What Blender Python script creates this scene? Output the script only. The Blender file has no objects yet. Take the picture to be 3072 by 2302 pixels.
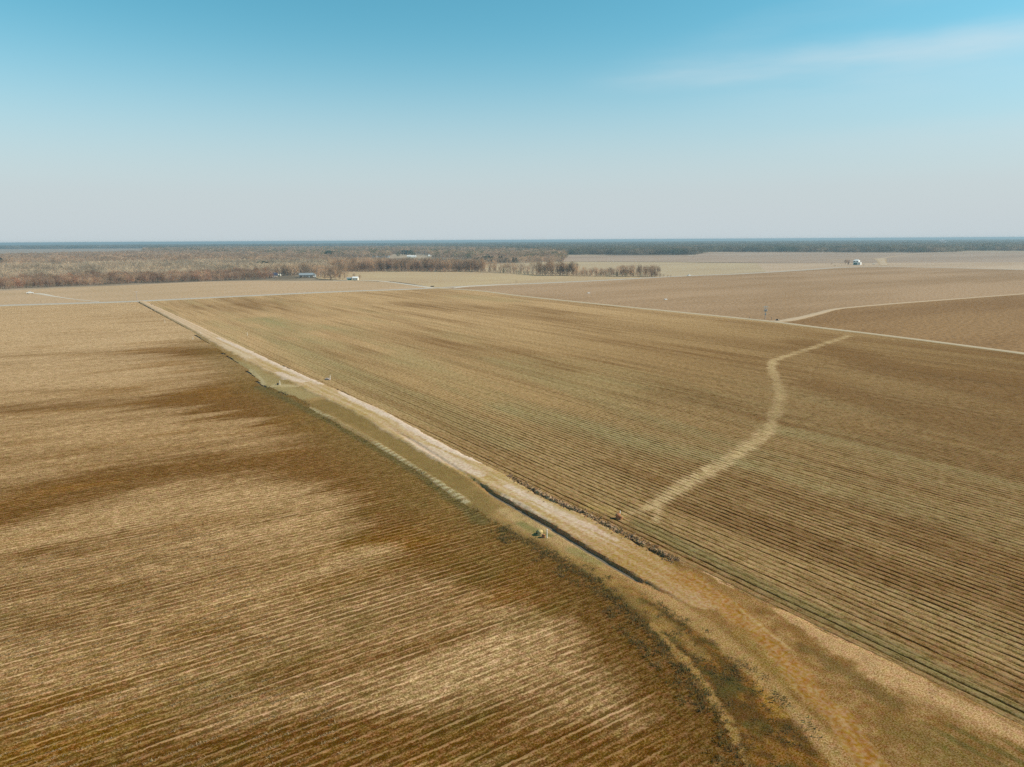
import bpy, math, random
import numpy as np
from mathutils import Matrix, Vector
rng = np.random.default_rng(7)
random.seed(7)
sc = bpy.context.scene
COL = sc.collection
R = math.radians

# ------------------------------------------------------------------ camera
PW, PH, F, CX, CY = 3072, 2302, 2133.0, 1536.0, 1151.0
H = 45.0
HL, HR = 729.0, 712.0
ROLL = math.atan2(HL - HR, PW)
PITCH = math.atan((CY - (HL + HR) / 2) / F)
cr, sr = math.cos(ROLL), math.sin(ROLL)
cp, sp = math.cos(PITCH), math.sin(PITCH)
cam = bpy.data.cameras.new('camera'); camo = bpy.data.objects.new('camera', cam); COL.objects.link(camo)
cam.sensor_fit = 'HORIZONTAL'; cam.sensor_width = 36.0; cam.lens = F / PW * 36.0
cam.clip_start = 0.5; cam.clip_end = 120000
right = Vector((1, 0, 0)); up = Vector((0, sp, cp)); fwd = Vector((0, cp, -sp))
X = right * cr - up * sr; Y = right * sr + up * cr
camo.matrix_world = Matrix(((X.x, Y.x, -fwd.x, 0), (X.y, Y.y, -fwd.y, 0), (X.z, Y.z, -fwd.z, H), (0, 0, 0, 1)))
sc.camera = camo

def G(px, py, z=0.0):
    """point of the ground under a point of the photograph (3072 px frame)"""
    x = (px - CX) / F; y = -(py - CY) / F
    xr = cr * x + sr * y; yr = -sr * x + cr * y
    dy = cp + yr * sp; dz = -sp + yr * cp
    t = (z - H) / dz
    return np.array((xr * t, dy * t))
# field frame: rows of the whole farm are square to the dirt road
PHI = R(33.7)
Bv = np.array((math.cos(PHI), math.sin(PHI))); Av = np.array((-math.sin(PHI), math.cos(PHI)))
def UV(p):
    p = np.asarray(p); return np.array((p @ Bv, p @ Av))
def XY(u, v):
    return np.stack((u * Bv[0] + v * Av[0], u * Bv[1] + v * Av[1]), -1)
def GUV(px, py): return UV(G(px, py))
K = 3072 / 2212.0
def D(x, y): return GUV(x * K, y * K)
ROT = Matrix.Rotation(PHI, 4, 'Z')

# ------------------------------------------------------------------ small tools
def tag(o, label=None, cat=None, group=None, kind=None):
    if label: o['label'] = label
    if cat: o['category'] = cat
    if group: o['group'] = group
    if kind: o['kind'] = kind
    return o

def sstep(a, b, x):
    t = np.clip((x - a) / (b - a), 0, 1); return t * t * (3 - 2 * t)

def vnoise(x, y, seed=0):
    xi = np.floor(x).astype(np.int64); yi = np.floor(y).astype(np.int64)
    fx = x - xi; fy = y - yi
    fx = fx * fx * (3 - 2 * fx); fy = fy * fy * (3 - 2 * fy)
    def h(a, b):
        n = (a * 374761393 + b * 668265263 + seed * 974711) & 0x7fffffff
        n = ((n ^ (n >> 13)) * 1274126177) & 0x7fffffff
        return ((n ^ (n >> 16)) & 0xffff) / 65535.0
    return (h(xi, yi) * (1 - fx) + h(xi + 1, yi) * fx) * (1 - fy) + (h(xi, yi + 1) * (1 - fx) + h(xi + 1, yi + 1) * fx) * fy

def fbm(x, y, seed=0, oct=4):
    a = 0; w = 0.5; t = 0
    for i in range(oct):
        a = a + w * vnoise(x, y, seed + 17 * i); t += w; w *= .55; x = x * 2.03 + 3.7; y = y * 2.03 - 1.3
    return a / t

def seg_dist(u, v, pts, ws):
    """distance to a polyline in units of its interpolated half width"""
    best = np.full(u.shape, 1e9)
    for (p, q, a, b) in zip(pts[:-1], pts[1:], ws[:-1], ws[1:]):
        d = q - p; L = d @ d + 1e-9
        t = np.clip(((u - p[0]) * d[0] + (v - p[1]) * d[1]) / L, 0, 1)
        dd = np.hypot(u - p[0] - t * d[0], v - p[1] - t * d[1]) / (a + (b - a) * t)
        best = np.minimum(best, dd)
    return best

def stroke(u, v, pix, soft=.5, warp=.35, wscale=6.0, seed=1, band=False, an=(1, 1)):
    """mask 0..1 of a stroke; pix = (x, y, half width) in 2212 px of the photograph, laid on the ground"""
    pts = [D(x, y) for x, y, w in pix]
    ws = [max(.12, np.linalg.norm(D(x + w, y) - D(x, y)) * .8) for x, y, w in pix]
    if band: ws = [max(.3, np.linalg.norm(D(x, y + w) - D(x, y - w)) * .42) for x, y, w in pix]
    lo = np.min(pts, 0); hi = np.max(pts, 0); m = max(ws) * 2.2
    sel = (u > lo[0] - m) & (u < hi[0] + m) & (v > lo[1] - m) & (v < hi[1] + m)
    out = np.zeros(u.shape)
    if sel.any():
        us, vs = u[sel], v[sel]
        d = seg_dist(us, vs, pts, ws)
        d = d + warp * (fbm(us / wscale / an[0], vs / wscale / an[1], seed) - .5) * 2 + warp * .6 * (fbm(us / (wscale * .2) / an[0], vs / (wscale * .2) / an[1], seed + 5, 3) - .5) * 2
        out[sel] = 1 - sstep(1 - soft, 1 + soft, d)
    return out

def mix(c, col, m):
    return c * (1 - m[..., None]) + np.asarray(col) * m[..., None]

def make_mesh(name, verts, faces, mats=None, attrs=None, smooth=False, matidx=None):
    """verts (N,3); faces: (M,k) int array or list of arrays with different k"""
    me = bpy.data.meshes.new(name)
    fl = faces if isinstance(faces, list) else [faces]
    fl = [np.asarray(f, dtype=np.int32) for f in fl if len(f)]
    me.vertices.add(len(verts)); me.vertices.foreach_set('co', np.asarray(verts, dtype=np.float32).ravel())
    loops = np.concatenate([f.ravel() for f in fl]); tot = np.concatenate([np.full(len(f), f.shape[1], np.int32) for f in fl])
    start = np.concatenate(([0], np.cumsum(tot)[:-1])).astype(np.int32)
    me.loops.add(len(loops)); me.loops.foreach_set('vertex_index', loops)
    me.polygons.add(len(tot)); me.polygons.foreach_set('loop_start', start)
    try: me.polygons.foreach_set('loop_total', tot)
    except Exception: pass
    if matidx is not None: me.polygons.foreach_set('material_index', np.asarray(matidx, dtype=np.int32))
    me.update(calc_edges=True)
    me.polygons.foreach_set('use_smooth', np.full(len(tot), smooth, dtype=bool))
    for m in (mats or []): me.materials.append(m)
    for k, a in (attrs or {}).items():
        a = np.asarray(a, dtype=np.float32)
        if a.ndim == 2:
            at = me.attributes.new(k, 'FLOAT_COLOR', 'POINT')
            if a.shape[1] == 3: a = np.concatenate((a, np.ones((len(a), 1), np.float32)), 1)
            at.data.foreach_set('color', a.ravel())
        else:
            at = me.attributes.new(k, 'FLOAT', 'POINT'); at.data.foreach_set('value', a)
    me.validate()
    return me

def link(name, me, parent=None, matrix=None):
    o = bpy.data.objects.new(name, me); COL.objects.link(o)
    if parent is not None: o.parent = parent
    if matrix is not None: o.matrix_world = matrix
    return o

def empty(name, xy, rz=0.0, z=0.0):
    o = bpy.data.objects.new(name, None); COL.objects.link(o)
    o.location = (xy[0], xy[1], z); o.rotation_euler = (0, 0, rz); o.empty_display_size = .5
    return o

class MB:
    """collects simple shapes into one mesh"""
    def __init__(s): s.v = []; s.f = {3: [], 4: []}; s.n = 0
    def add(s, v, f):
        v = np.asarray(v, float)
        for q in f: s.f[len(q)].append([i + s.n for i in q])
        s.v.append(v); s.n += len(v); return s
    def box(s, c, d, rz=0):
        c = np.asarray(c, float); d = np.asarray(d, float) / 2
        k = np.array([(x, y, z) for z in (-1, 1) for y in (-1, 1) for x in (-1, 1)]) * d
        if rz:
            cc, ss = math.cos(rz), math.sin(rz); k = np.stack((k[:, 0] * cc - k[:, 1] * ss, k[:, 0] * ss + k[:, 1] * cc, k[:, 2]), 1)
        return s.add(k + c, [(0, 2, 3, 1), (4, 5, 7, 6), (0, 1, 5, 4), (2, 6, 7, 3), (0, 4, 6, 2), (1, 3, 7, 5)])
    def tube(s, p, q, r0, r1=None, n=8, cap=True):
        p = np.asarray(p, float); q = np.asarray(q, float); r1 = r0 if r1 is None else r1
        d = q - p; d = d / (np.linalg.norm(d) + 1e-9)
        a = np.cross(d, (0, 0, 1.0) if abs(d[2]) < .9 else (1.0, 0, 0)); a /= np.linalg.norm(a); b = np.cross(d, a)
        t = np.arange(n) * 2 * math.pi / n
        ring = np.cos(t)[:, None] * a + np.sin(t)[:, None] * b
        v = np.concatenate((p + ring * r0, q + ring * r1, [p], [q]))
        f = [(i, (i + 1) % n, n + (i + 1) % n, n + i) for i in range(n)]
        if cap: f += [((i + 1) % n, i, 2 * n) for i in range(n)] + [(n + i, n + (i + 1) % n, 2 * n + 1) for i in range(n)]
        return s.add(v, f)
    def prism(s, prof, x0, x1):
        """profile (y, z) swept along x"""
        n = len(prof); v = [(x0, y, z) for y, z in prof] + [(x1, y, z) for y, z in prof]
        f = [(i, (i + 1) % n, n + (i + 1) % n, n + i) for i in range(n)]
        v += [(x0, np.mean([p[0] for p in prof]), np.mean([p[1] for p in prof])), (x1, np.mean([p[0] for p in prof]), np.mean([p[1] for p in prof]))]
        f += [((i + 1) % n, i, 2 * n) for i in range(n)] + [(n + i, n + (i + 1) % n, 2 * n + 1) for i in range(n)]
        return s.add(v, f)
    def blob(s, c, r, seed=0, rough=.25, nu=10, nv=7):
        g = np.random.default_rng(seed); c = np.asarray(c, float); r = np.asarray(r, float) * np.ones(3)
        v = []
        for j in range(nv + 1):
            th = math.pi * j / nv
            for i in range(nu):
                ph = 2 * math.pi * i / nu
                k = 1 + rough * (g.random() - .5)
                v.append(c + r * k * np.array((math.sin(th) * math.cos(ph), math.sin(th) * math.sin(ph), math.cos(th))))
        f = [(j * nu + i, (j + 1) * nu + i, (j + 1) * nu + (i + 1) % nu, j * nu + (i + 1) % nu) for j in range(nv) for i in range(nu)]
        return s.add(v, f)
    def mesh(s, name, mat, smooth=False):
        fs = [np.array(s.f[k]) for k in (4, 3) if s.f[k]]
        return make_mesh(name, np.concatenate(s.v), fs, [mat], smooth=smooth)
    def build(s, name, mat, parent=None, smooth=False):
        return link(name, s.mesh(name, mat, smooth), parent)

# ------------------------------------------------------------------ materials
class NT:
    def __init__(s, name):
        s.m = bpy.data.materials.new(name); s.m.use_nodes = True
        s.t = s.m.node_tree; s.t.nodes.clear()
        s.out = s.t.nodes.new('ShaderNodeOutputMaterial')
    def n(s, typ, **kw):
        nd = s.t.nodes.new(typ)
        for k, v in kw.items():
            if k.startswith('i_'):
                key = k[2:]; key = int(key) if key.isdigit() else key.replace('_', ' ')
                s.set(nd.inputs[key], v)
            else: setattr(nd, k, v)
        return nd
    def set(s, sock, v):
        if hasattr(v, 'is_linked') or isinstance(v, bpy.types.NodeSocket): s.t.links.new(v, sock)
        elif isinstance(v, (tuple, list)) and len(v) == 3 and sock.type == 'RGBA': sock.default_value = (*v, 1)
        else: sock.default_value = v
    def math(s, op, a, b=0.0, c=None, clamp=False):
        nd = s.n('ShaderNodeMath', operation=op, use_clamp=clamp); s.set(nd.inputs[0], a); s.set(nd.inputs[1], b)
        if c is not None: s.set(nd.inputs[2], c)
        return nd.outputs[0]
    def mixc(s, f, a, b, blend='MIX'):
        nd = s.n('ShaderNodeMix', data_type='RGBA', blend_type=blend); s.set(nd.inputs[0], f); s.set(nd.inputs[6], a); s.set(nd.inputs[7], b); return nd.outputs[2]
    def ramp(s, f, a, b, lo=0.0, hi=1.0):
        nd = s.n('ShaderNodeMapRange', interpolation_type='SMOOTHSTEP'); s.set(nd.inputs[0], f); s.set(nd.inputs[1], a); s.set(nd.inputs[2], b); s.set(nd.inputs[3], lo); s.set(nd.inputs[4], hi); return nd.outputs[0]
    def noise(s, vec, scale, detail=2.0, rough=.5, w=None):
        nd = s.n('ShaderNodeTexNoise'); s.set(nd.inputs['Vector'], vec); nd.inputs['Scale'].default_value = scale; nd.inputs['Detail'].default_value = detail; nd.inputs['Roughness'].default_value = rough
        return nd.outputs['Fac'], nd.outputs['Color']
    def obj(s): return s.n('ShaderNodeTexCoord').outputs['Object']
    def scaled(s, vec, xyz):
        nd = s.n('ShaderNodeVectorMath', operation='MULTIPLY'); s.set(nd.inputs[0], vec); nd.inputs[1].default_value = xyz; return nd.outputs[0]
    def attr(s, name, typ='GEOMETRY'):
        nd = s.n('ShaderNodeAttribute', attribute_name=name, attribute_type=typ); return nd
    def diffuse(s, col, normal=None):
        nd = s.n('ShaderNodeBsdfDiffuse', i_Color=col)
        if normal is not None: s.set(nd.inputs['Normal'], normal)
        s.t.links.new(nd.outputs[0], s.out.inputs[0]); return s.m
    def leafy(s, col, k):
        a = s.n('ShaderNodeBsdfDiffuse', i_Color=col); b = s.n('ShaderNodeBsdfTranslucent', i_Color=col); m_ = s.n('ShaderNodeMixShader'); m_.inputs[0].default_value = k
        s.t.links.new(a.outputs[0], m_.inputs[1]); s.t.links.new(b.outputs[0], m_.inputs[2]); s.t.links.new(m_.outputs[0], s.out.inputs[0]); return s.m
    def principled(s, col, rough=.6, metal=0.0, spec=.3):
        nd = s.n('ShaderNodeBsdfPrincipled'); s.set(nd.inputs['Base Color'], col); s.set(nd.inputs['Roughness'], rough); s.set(nd.inputs['Metallic'], metal); nd.inputs['Specular IOR Level'].default_value = spec
        s.t.links.new(nd.outputs[0], s.out.inputs[0]); return s.m

def soil_mat(name, rows=None, spacing=1.0, fleck=1.0, rowk=1.0, use_tint=True, base=(.3, .2, .1), fine=3.0, kind='stubble', dark=.5, light=1.5, macro=.25):
    """earth with a per-point albedo ('tint'), straw flecks and, for fields, crop rows"""
    t = NT(name); o = t.obj()
    tint = t.attr('tint').outputs['Color'] if use_tint else base
    sep = t.n('ShaderNodeSeparateXYZ'); t.set(sep.inputs[0], o)
    n1, c1 = t.noise(o, fine, 4, .68)
    n2, _ = t.noise(t.scaled(o, {None: (1, 1, 1), 'x': (1.3, .10, 1), 'y': (.10, 1.3, 1)}[rows]), .45, 4, .65)
    if rows:
        ax = sep.outputs[0] if rows == 'x' else sep.outputs[1]
        st = t.scaled(o, (3.2, .5, 1) if rows == 'x' else (.5, 3.2, 1))
        nl, _ = t.noise(st, 1.0, 3, .6)
        wv, _ = t.noise(o, .25, 2, .5)
        wf, _ = t.noise(o, 1.7, 3, .6)
        ph = t.math('MULTIPLY', t.math('ADD', t.math('ADD', ax, t.math('MULTIPLY', t.math('SUBTRACT', wv, .5), .35)), t.math('MULTIPLY', t.math('SUBTRACT', wf, .5), .42 if kind == 'stubble' else .2)), 2 * math.pi / spacing)
        c = t.math('COSINE', ph)
        ra = t.attr('rowamp').outputs['Fac']
        if kind == 'stubble':
            crest = t.ramp(c, .35, .98)
            wn = t.n('ShaderNodeTexWhiteNoise', noise_dimensions='1D', i_W=t.math('ROUND', t.math('DIVIDE', ax, spacing)))
            gp, _ = t.noise(t.scaled(o, (.35, .95, 1)), 1.0, 3, .6)
            gap = t.math('MULTIPLY', t.ramp(gp, .33, .62), t.math('MULTIPLY_ADD', wn.outputs['Value'], .8, .45))
            k = t.math('ADD', t.math('MULTIPLY', n1, .62), t.math('MULTIPLY', nl, .38))
            k = t.math('ADD', k, t.math('MULTIPLY', t.math('MULTIPLY', t.math('SUBTRACT', crest, .36), ra), t.math('MULTIPLY', gap, .25 * rowk)))
            s = t.ramp(k, .40, .66)
        else:
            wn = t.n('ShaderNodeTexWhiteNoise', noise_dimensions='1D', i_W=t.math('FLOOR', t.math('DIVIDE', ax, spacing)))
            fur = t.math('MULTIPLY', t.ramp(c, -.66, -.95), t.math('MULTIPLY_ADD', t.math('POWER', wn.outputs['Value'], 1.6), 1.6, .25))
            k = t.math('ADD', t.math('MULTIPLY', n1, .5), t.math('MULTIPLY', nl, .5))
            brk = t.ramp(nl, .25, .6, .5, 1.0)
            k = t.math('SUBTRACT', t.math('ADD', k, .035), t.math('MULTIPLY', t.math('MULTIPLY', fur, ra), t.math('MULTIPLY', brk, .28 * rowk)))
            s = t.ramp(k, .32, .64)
    else:
        s = t.ramp(n1, .36, .64)
    v = t.math('MULTIPLY_ADD', s, (light - dark) * fleck, 1 - fleck * (1 - dark))
    v = t.math('MULTIPLY', v, t.math('MULTIPLY_ADD', n2, macro * 2, 1 - macro))
    col = t.mixc(1.0, tint, t.n('ShaderNodeCombineColor', i_0=v, i_1=v, i_2=v).outputs[0], 'MULTIPLY')
    # hue wander between straw, rust and green litter
    hn, _ = t.noise(o, 1.4, 2, .5)
    hs = t.n('ShaderNodeHueSaturation'); t.set(hs.inputs['Color'], col); t.set(hs.inputs['Hue'], t.math('MULTIPLY_ADD', hn, .07, .465)); t.set(hs.inputs['Saturation'], t.math('MULTIPLY_ADD', s, -.25, 1.2))
    b = t.n('ShaderNodeBump', i_Strength=.5, i_Distance=.08); t.set(b.inputs['Height'], n1)
    return t.diffuse(hs.outputs[0], b.outputs[0])

def flat_mat(name, c0, c1, scale=.02, stretch=(1, 1, 1), fine=.6, fk=.35, band=None):
    t = NT(name); o = t.obj()
    n, _ = t.noise(t.scaled(o, stretch), scale, 4, .6)
    f, _ = t.noise(o, fine, 4, .7)
    col = t.mixc(t.ramp(n, .35, .68), c0, c1)
    v = t.math('MULTIPLY_ADD', t.ramp(f, .3, .7), 2 * fk, 1 - fk)
    col = t.mixc(1.0, col, t.n('ShaderNodeCombineColor', i_0=v, i_1=v, i_2=v).outputs[0], 'MULTIPLY')
    return t.diffuse(col)

def twig_mat(name, cols):
    t = NT(name)
    oi = t.n('ShaderNodeObjectInfo')
    r = t.n('ShaderNodeValToRGB'); r.color_ramp.interpolation = 'LINEAR'
    el = r.color_ramp.elements
    while len(el) < len(cols): el.new(.5)
    for i, c in enumerate(cols): el[i].position = i / max(1, len(cols) - 1); el[i].color = (*c, 1)
    wp, _ = t.noise(t.n('ShaderNodeNewGeometry').outputs['Position'], .03, 3, .65)
    t.set(r.inputs[0], t.math('FRACT', t.math('ADD', oi.outputs['Random'], 0.0)))
    o = t.obj(); n, _ = t.noise(o, 1.1, 2, .6)
    v = t.math('MULTIPLY', t.math('MULTIPLY_ADD', n, .5, .75), t.ramp(wp, .32, .68, .6, 1.45))
    col = t.mixc(1.0, r.outputs[0], t.n('ShaderNodeCombineColor', i_0=v, i_1=v, i_2=v).outputs[0], 'MULTIPLY')
    return t.leafy(col, .4)

def paint_mat(name, col, rough=.6, metal=0, wear=.12, scale=2.0):
    t = NT(name); o = t.obj(); n, _ = t.noise(o, scale, 4, .65)
    v = t.math('MULTIPLY_ADD', n, wear * 2, 1 - wear)
    c = t.mixc(1.0, col, t.n('ShaderNodeCombineColor', i_0=v, i_1=v, i_2=v).outputs[0], 'MULTIPLY')
    return t.principled(c, rough, metal)

M = {}
M['white'] = paint_mat('white paint', (.78, .77, .73))
M['cream'] = paint_mat('cream paint', (.74, .68, .56))
M['pvc'] = paint_mat('white pipe', (.85, .82, .74), .5)
M['green'] = paint_mat('green paint', (.02, .16, .11), .5)
M['navy'] = paint_mat('dark shingles', (.035, .04, .07), .8)
M['metal'] = paint_mat('galvanised sheet', (.40, .42, .42), .45, .4)
M['glass'] = paint_mat('window glass', (.03, .04, .05), .15, 0, .05)
M['wood'] = paint_mat('weathered wood', (.20, .15, .11), .9, 0, .3, 6)
M['polewood'] = paint_mat('pale weathered pole', (.44, .37, .33), .9, 0, .2, 4)
M['brick'] = paint_mat('tan wall', (.36, .27, .19), .85)
M['dark'] = paint_mat('dark iron', (.035, .03, .028), .7, 0, .3)
M['rust'] = paint_mat('rusty iron', (.36, .15, .06), .85, 0, .35, 9)
M['stone'] = paint_mat('yellowed concrete', (.50, .37, .16), .9, 0, .3, 9)
M['rubber'] = paint_mat('tyre rubber', (.03, .03, .03), .9)
M['bark'] = paint_mat('grey bark', (.28, .22, .175), .95, 0, .3, 3)

# ------------------------------------------------------------------ near ground: height, albedo and row strength of any point
VP = float(GUV(445, 906)[1])                        # paved road line, measured along the dirt road
U0 = float(np.median([D(x, y)[0] for x, y in ((400, 690), (600, 785), (840, 890), (960, 960), (1200, 1075), (1400, 1180))]))
LEFT_EDGE = [(300, 653), (395, 705), (470, 755), (530, 795), (565, 832), (640, 860), (684, 893), (784, 950), (884, 1012), (984, 1084), (1036, 1114), (1110, 1160), (1180, 1200), (1290, 1262), (1400, 1375), (1480, 1462), (1540, 1545), (1590, 1640), (1610, 1720), (1625, 1800)]
LE = np.array([D(x, y) for x, y in LEFT_EDGE]); LE = LE[np.argsort(LE[:, 1])]
def left_edge(v): return np.interp(v, LE[:, 1], LE[:, 0])
RIGHT_EDGE = [(300, 645), (400, 690), (600, 785), (840, 890), (960, 960), (1045, 1000), (1200, 1072), (1300, 1120), (1400, 1176), (1510, 1224), (1623, 1281), (1787, 1357), (1946, 1431), (2100, 1504), (2212, 1556), (2400, 1645)]
RE = np.array([D(x, y) for x, y in RIGHT_EDGE]); RE = RE[np.argsort(RE[:, 1])]
def right_edge(v): return np.interp(v, RE[:, 1], RE[:, 0])

SP_L, SP_M = 1.06, 1.2
STRAW, SOIL, GREEN, RUST = (.44, .278, .142), (.19, .098, .036), (.155, .112, .036), (.28, .138, .042)
SAND, GRAVEL = (.46, .32, .185), (.57, .44, .335)

def left_field(u, v):
    n = fbm(u / 42, v / 9, 3); n2 = fbm(u / 16, v / 2.6, 9)
    dark = .02 + .14 * sstep(480, 260, v) + .24 * sstep(330, 90, v) + .6 * (n - .5) + .65 * (n2 - .5) + .45 * (fbm(u / 9, v / .9, 10, 3) - .5)
    def Q(*p): return tuple((x * 1.303, y * 1.303 + 633.6, w * 1.303) for x, y, w in p)
    for pix, k in ((Q((-40, 106, 5), (150, 98, 5), (300, 93, 6), (345, 96, 8)), .55), (Q((330, 88, 12), (400, 120, 20), (436, 160, 22)), .5),
                   (Q((-40, 197, 6), (120, 186, 8), (250, 180, 10), (340, 172, 12), (430, 172, 20), (500, 195, 18)), .75),
                   (Q((300, 165, 6), (420, 150, 12)), .3), (Q((440, 165, 20), (490, 195, 22), (550, 225, 22), (610, 268, 26), (690, 322, 30), (770, 385, 34)), .7),
                   (Q((-40, 372, 26), (60, 340, 30), (180, 306, 30), (330, 288, 26), (460, 276, 24), (560, 282, 28), (650, 305, 34), (720, 345, 36)), .85),
                   (Q((-40, 162, 4), (220, 160, 5)), .35), (Q((-40, 436, 10), (150, 428, 9), (320, 400, 8)), .35), (Q((100, 70, 5), (280, 62, 6)), .3), (Q((260, 35, 8), (330, 45, 8)), .3),
                   (Q((690, 375, 40), (800, 430, 44), (900, 480, 44)), .75), (Q((820, 430, 36), (950, 485, 40), (1050, 560, 44), (1110, 650, 50), (1160, 730, 60)), .8),
                   (Q((-60, 735, 50), (200, 690, 46), (400, 640, 40), (600, 600, 36), (760, 555, 30)), .4), (Q((-60, 800, 50), (300, 765, 46), (600, 745, 46), (900, 740, 56), (1150, 770, 70)), .8),
                   (Q((540, 485, 24), (700, 445, 24)), .35), (Q((60, 560, 26), (400, 560, 24)), .25), (Q((640, 395, 22), (760, 440, 24)), .4), (Q((-40, 500, 12), (300, 480, 12), (520, 450, 12)), .3)):
        dark = dark + .85 * k * stroke(u, v, pix, .95, .75, 15, 31, True, (2.4, .3))
    for pix, k in ((Q((-40, 60, 12), (300, 66, 10)), .2), (Q((-40, 145, 14), (220, 138, 12)), .25), (Q((120, 232, 14), (340, 226, 16), (480, 236, 14)), .4),
                   (Q((-40, 436, 22), (90, 395, 26), (250, 352, 28), (400, 338, 26), (530, 336, 18)), .7), (Q((280, 465, 22), (600, 422, 22)), .35),
                   (Q((700, 648, 26), (850, 592, 34), (960, 570, 30)), .65), (Q((590, 695, 18), (720, 650, 20)), .4), (Q((605, 425, 7), (665, 428, 7)), .5), (Q((120, 500, 20), (420, 470, 20)), .25)):
        dark = dark - .62 * k * stroke(u, v, pix, .95, .75, 15, 47, True, (2.4, .3))
    dark = np.clip(dark, 0, 1)
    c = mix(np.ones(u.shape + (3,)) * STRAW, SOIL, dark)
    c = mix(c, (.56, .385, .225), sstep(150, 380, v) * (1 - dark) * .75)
    g = np.clip((fbm(u / 9, v / 5, 21) - .52) * 4, 0, 1) * (.25 + .5 * dark) * sstep(150, 60, v)
    c = mix(c, GREEN, g * .8)
    c = mix(c, RUST, np.clip((fbm(u / 20, v / 8, 77) - .5) * 3, 0, 1) * (.15 + .45 * dark))
    near_ditch = sstep(16, 2, left_edge(v) - u) * sstep(60, 110, v) * sstep(420, 280, v)
    bank = sstep(11, 1.5, left_edge(v) - u + 4 * (fbm(u / 4, v / 4, 57) - .5)) * sstep(92, 70, v)
    c = mix(c, (.125, .066, .022), bank * .75)
    c = mix(c, (.20, .13, .05), near_ditch * .55)
    c = mix(c, (.13, .10, .04), stroke(u, v, ((560, 835, 16), (640, 872, 12), (720, 915, 12), (820, 972, 12), (920, 1035, 14), (1000, 1095, 18), (1040, 1125, 22)), .7, .5, 5, 14) * .8)  # dark green strip left of the levee, its shadow painted into the colour
    ra = np.clip(.35 + dark * .9, 0, 1) * (1 - .6 * near_ditch) * (1 - .95 * bank) * (1 - .55 * sstep(85, 190, v))
    return c, ra, dark

TRACK = ((1392, 1097, 16), (1425, 1082, 24), (1480, 1045, 26), (1560, 1000, 24), (1630, 955, 22), (1662, 925, 18), (1680, 882, 17), (1686, 850, 14), (1677, 820, 13), (1665, 792, 11), (1672, 778, 11), (1705, 767, 9), (1770, 746, 8), (1835, 725, 7))
def mid_field(u, v):
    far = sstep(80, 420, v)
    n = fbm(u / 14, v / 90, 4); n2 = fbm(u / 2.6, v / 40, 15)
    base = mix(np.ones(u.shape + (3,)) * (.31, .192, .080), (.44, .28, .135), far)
    br = np.clip(.15 + 1.5 * (n - .5) + .6 * (n2 - .5) + .9 * (fbm(u / 1.3, v / 70, 16, 2) - .5), 0, 1)
    for pix, k in ((((880, 655, 60), (1100, 672, 90), (1350, 705, 90), (1700, 752, 60)), .42), (((800, 720, 60), (1000, 760, 80), (1200, 800, 60)), .36),
                   (((1250, 650, 60), (1330, 660, 40)), .4), (((1440, 850, 60), (1640, 905, 60)), .3),
                   (((1740, 740, 60), (1950, 800, 80), (2250, 870, 90)), .6), (((1760, 830, 50), (2000, 900, 80), (2250, 960, 80)), .55),
                   (((1430, 1080, 40), (1600, 1130, 60), (1800, 1190, 70), (2000, 1260, 60)), .6), (((1850, 1080, 50), (2250, 1200, 80)), .45),
                   (((2000, 1150, 80), (2300, 1290, 120)), .55), (((1300, 1000, 30), (1420, 1040, 30)), .4), (((500, 660, 60), (700, 680, 60)), .3),
                   (((1750, 1260, 30), (1950, 1360, 40), (2250, 1500, 60)), .5)):
        br = br + k * stroke(u, v, pix, .95, .5, 10, 61, False, (.35, 3))
    gr = np.clip(2.2 * (fbm(u / 9, v / 60, 8) - .45), 0, 1) * .75 * sstep(150, 60, u - U0)
    for pix, k in ((((560, 690, 50), (680, 712, 40)), .6), (((620, 740, 50), (900, 880, 60), (1100, 960, 50)), .55), (((1100, 880, 60), (1400, 960, 70), (1600, 1000, 50)), .55),
                   (((1700, 930, 50), (1900, 960, 60), (2200, 1040, 60)), .5), (((1000, 640, 50), (1100, 650, 40)), .4), (((1100, 780, 70), (1500, 850, 60)), .35)):
        gr = gr + k * stroke(u, v, pix, .95, .5, 10, 71, False, (.35, 3))
    br = br + .45 * sstep(25, 110, u - U0) * sstep(300, 150, v) + .3 * sstep(130, 60, v)
    br = np.clip(br, 0, 1); gr = np.clip(gr, 0, 1)
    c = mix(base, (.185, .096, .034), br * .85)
    c = mix(c, (.275, .222, .098), gr * (1 - .8 * br) * .85)
    c = mix(c, (.34, .22, .08), stroke(u, v, ((1270, 1095, 20), (1310, 1100, 26), (1340, 1112, 16)), .6, .4, 2, 5) * .7)
    edge = stroke(u, v, ((1380, 1130, 25), (1500, 1190, 26), (1700, 1290, 30), (1900, 1385, 36), (2212, 1540, 40)), .8, .4, 6, 19)
    c = mix(c, (.15, .12, .045), edge * .6)
    tr = np.maximum(stroke(u, v, TRACK, .5, .75, 2.4, 41), .45 * stroke(u, v, ((1335, 1112, 12), (1370, 1106, 14), (1400, 1098, 14)), .8, .9, 2, 45))
    tr = np.maximum(tr, .7 * stroke(u, v, ((1450, 1066, 14), (1422, 1096, 11), (1416, 1128, 7)), .6, .6, 2, 42))
    tr = tr * (.55 + .45 * np.maximum(sstep(135, 165, v), sstep(112, 98, v))) * (.15 + 1.5 * fbm(u / 1.3, v / 3, 43)).clip(0, 1.05)
    ph = stroke(u, v, tuple((x, y, w * .3) for x, y, w in TRACK), .5, .5, 2, 44)
    c = mix(c, (.47, .325, .165), tr * .8); c = mix(c, (.36, .245, .105), ph * .4)
    return c, np.clip((1 - tr * .7) * (.3 + 1.4 * fbm(u / 7, v / 34, 83)) * (1 - .72 * sstep(100, 210, v)), 0, 1.2), tr

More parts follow.
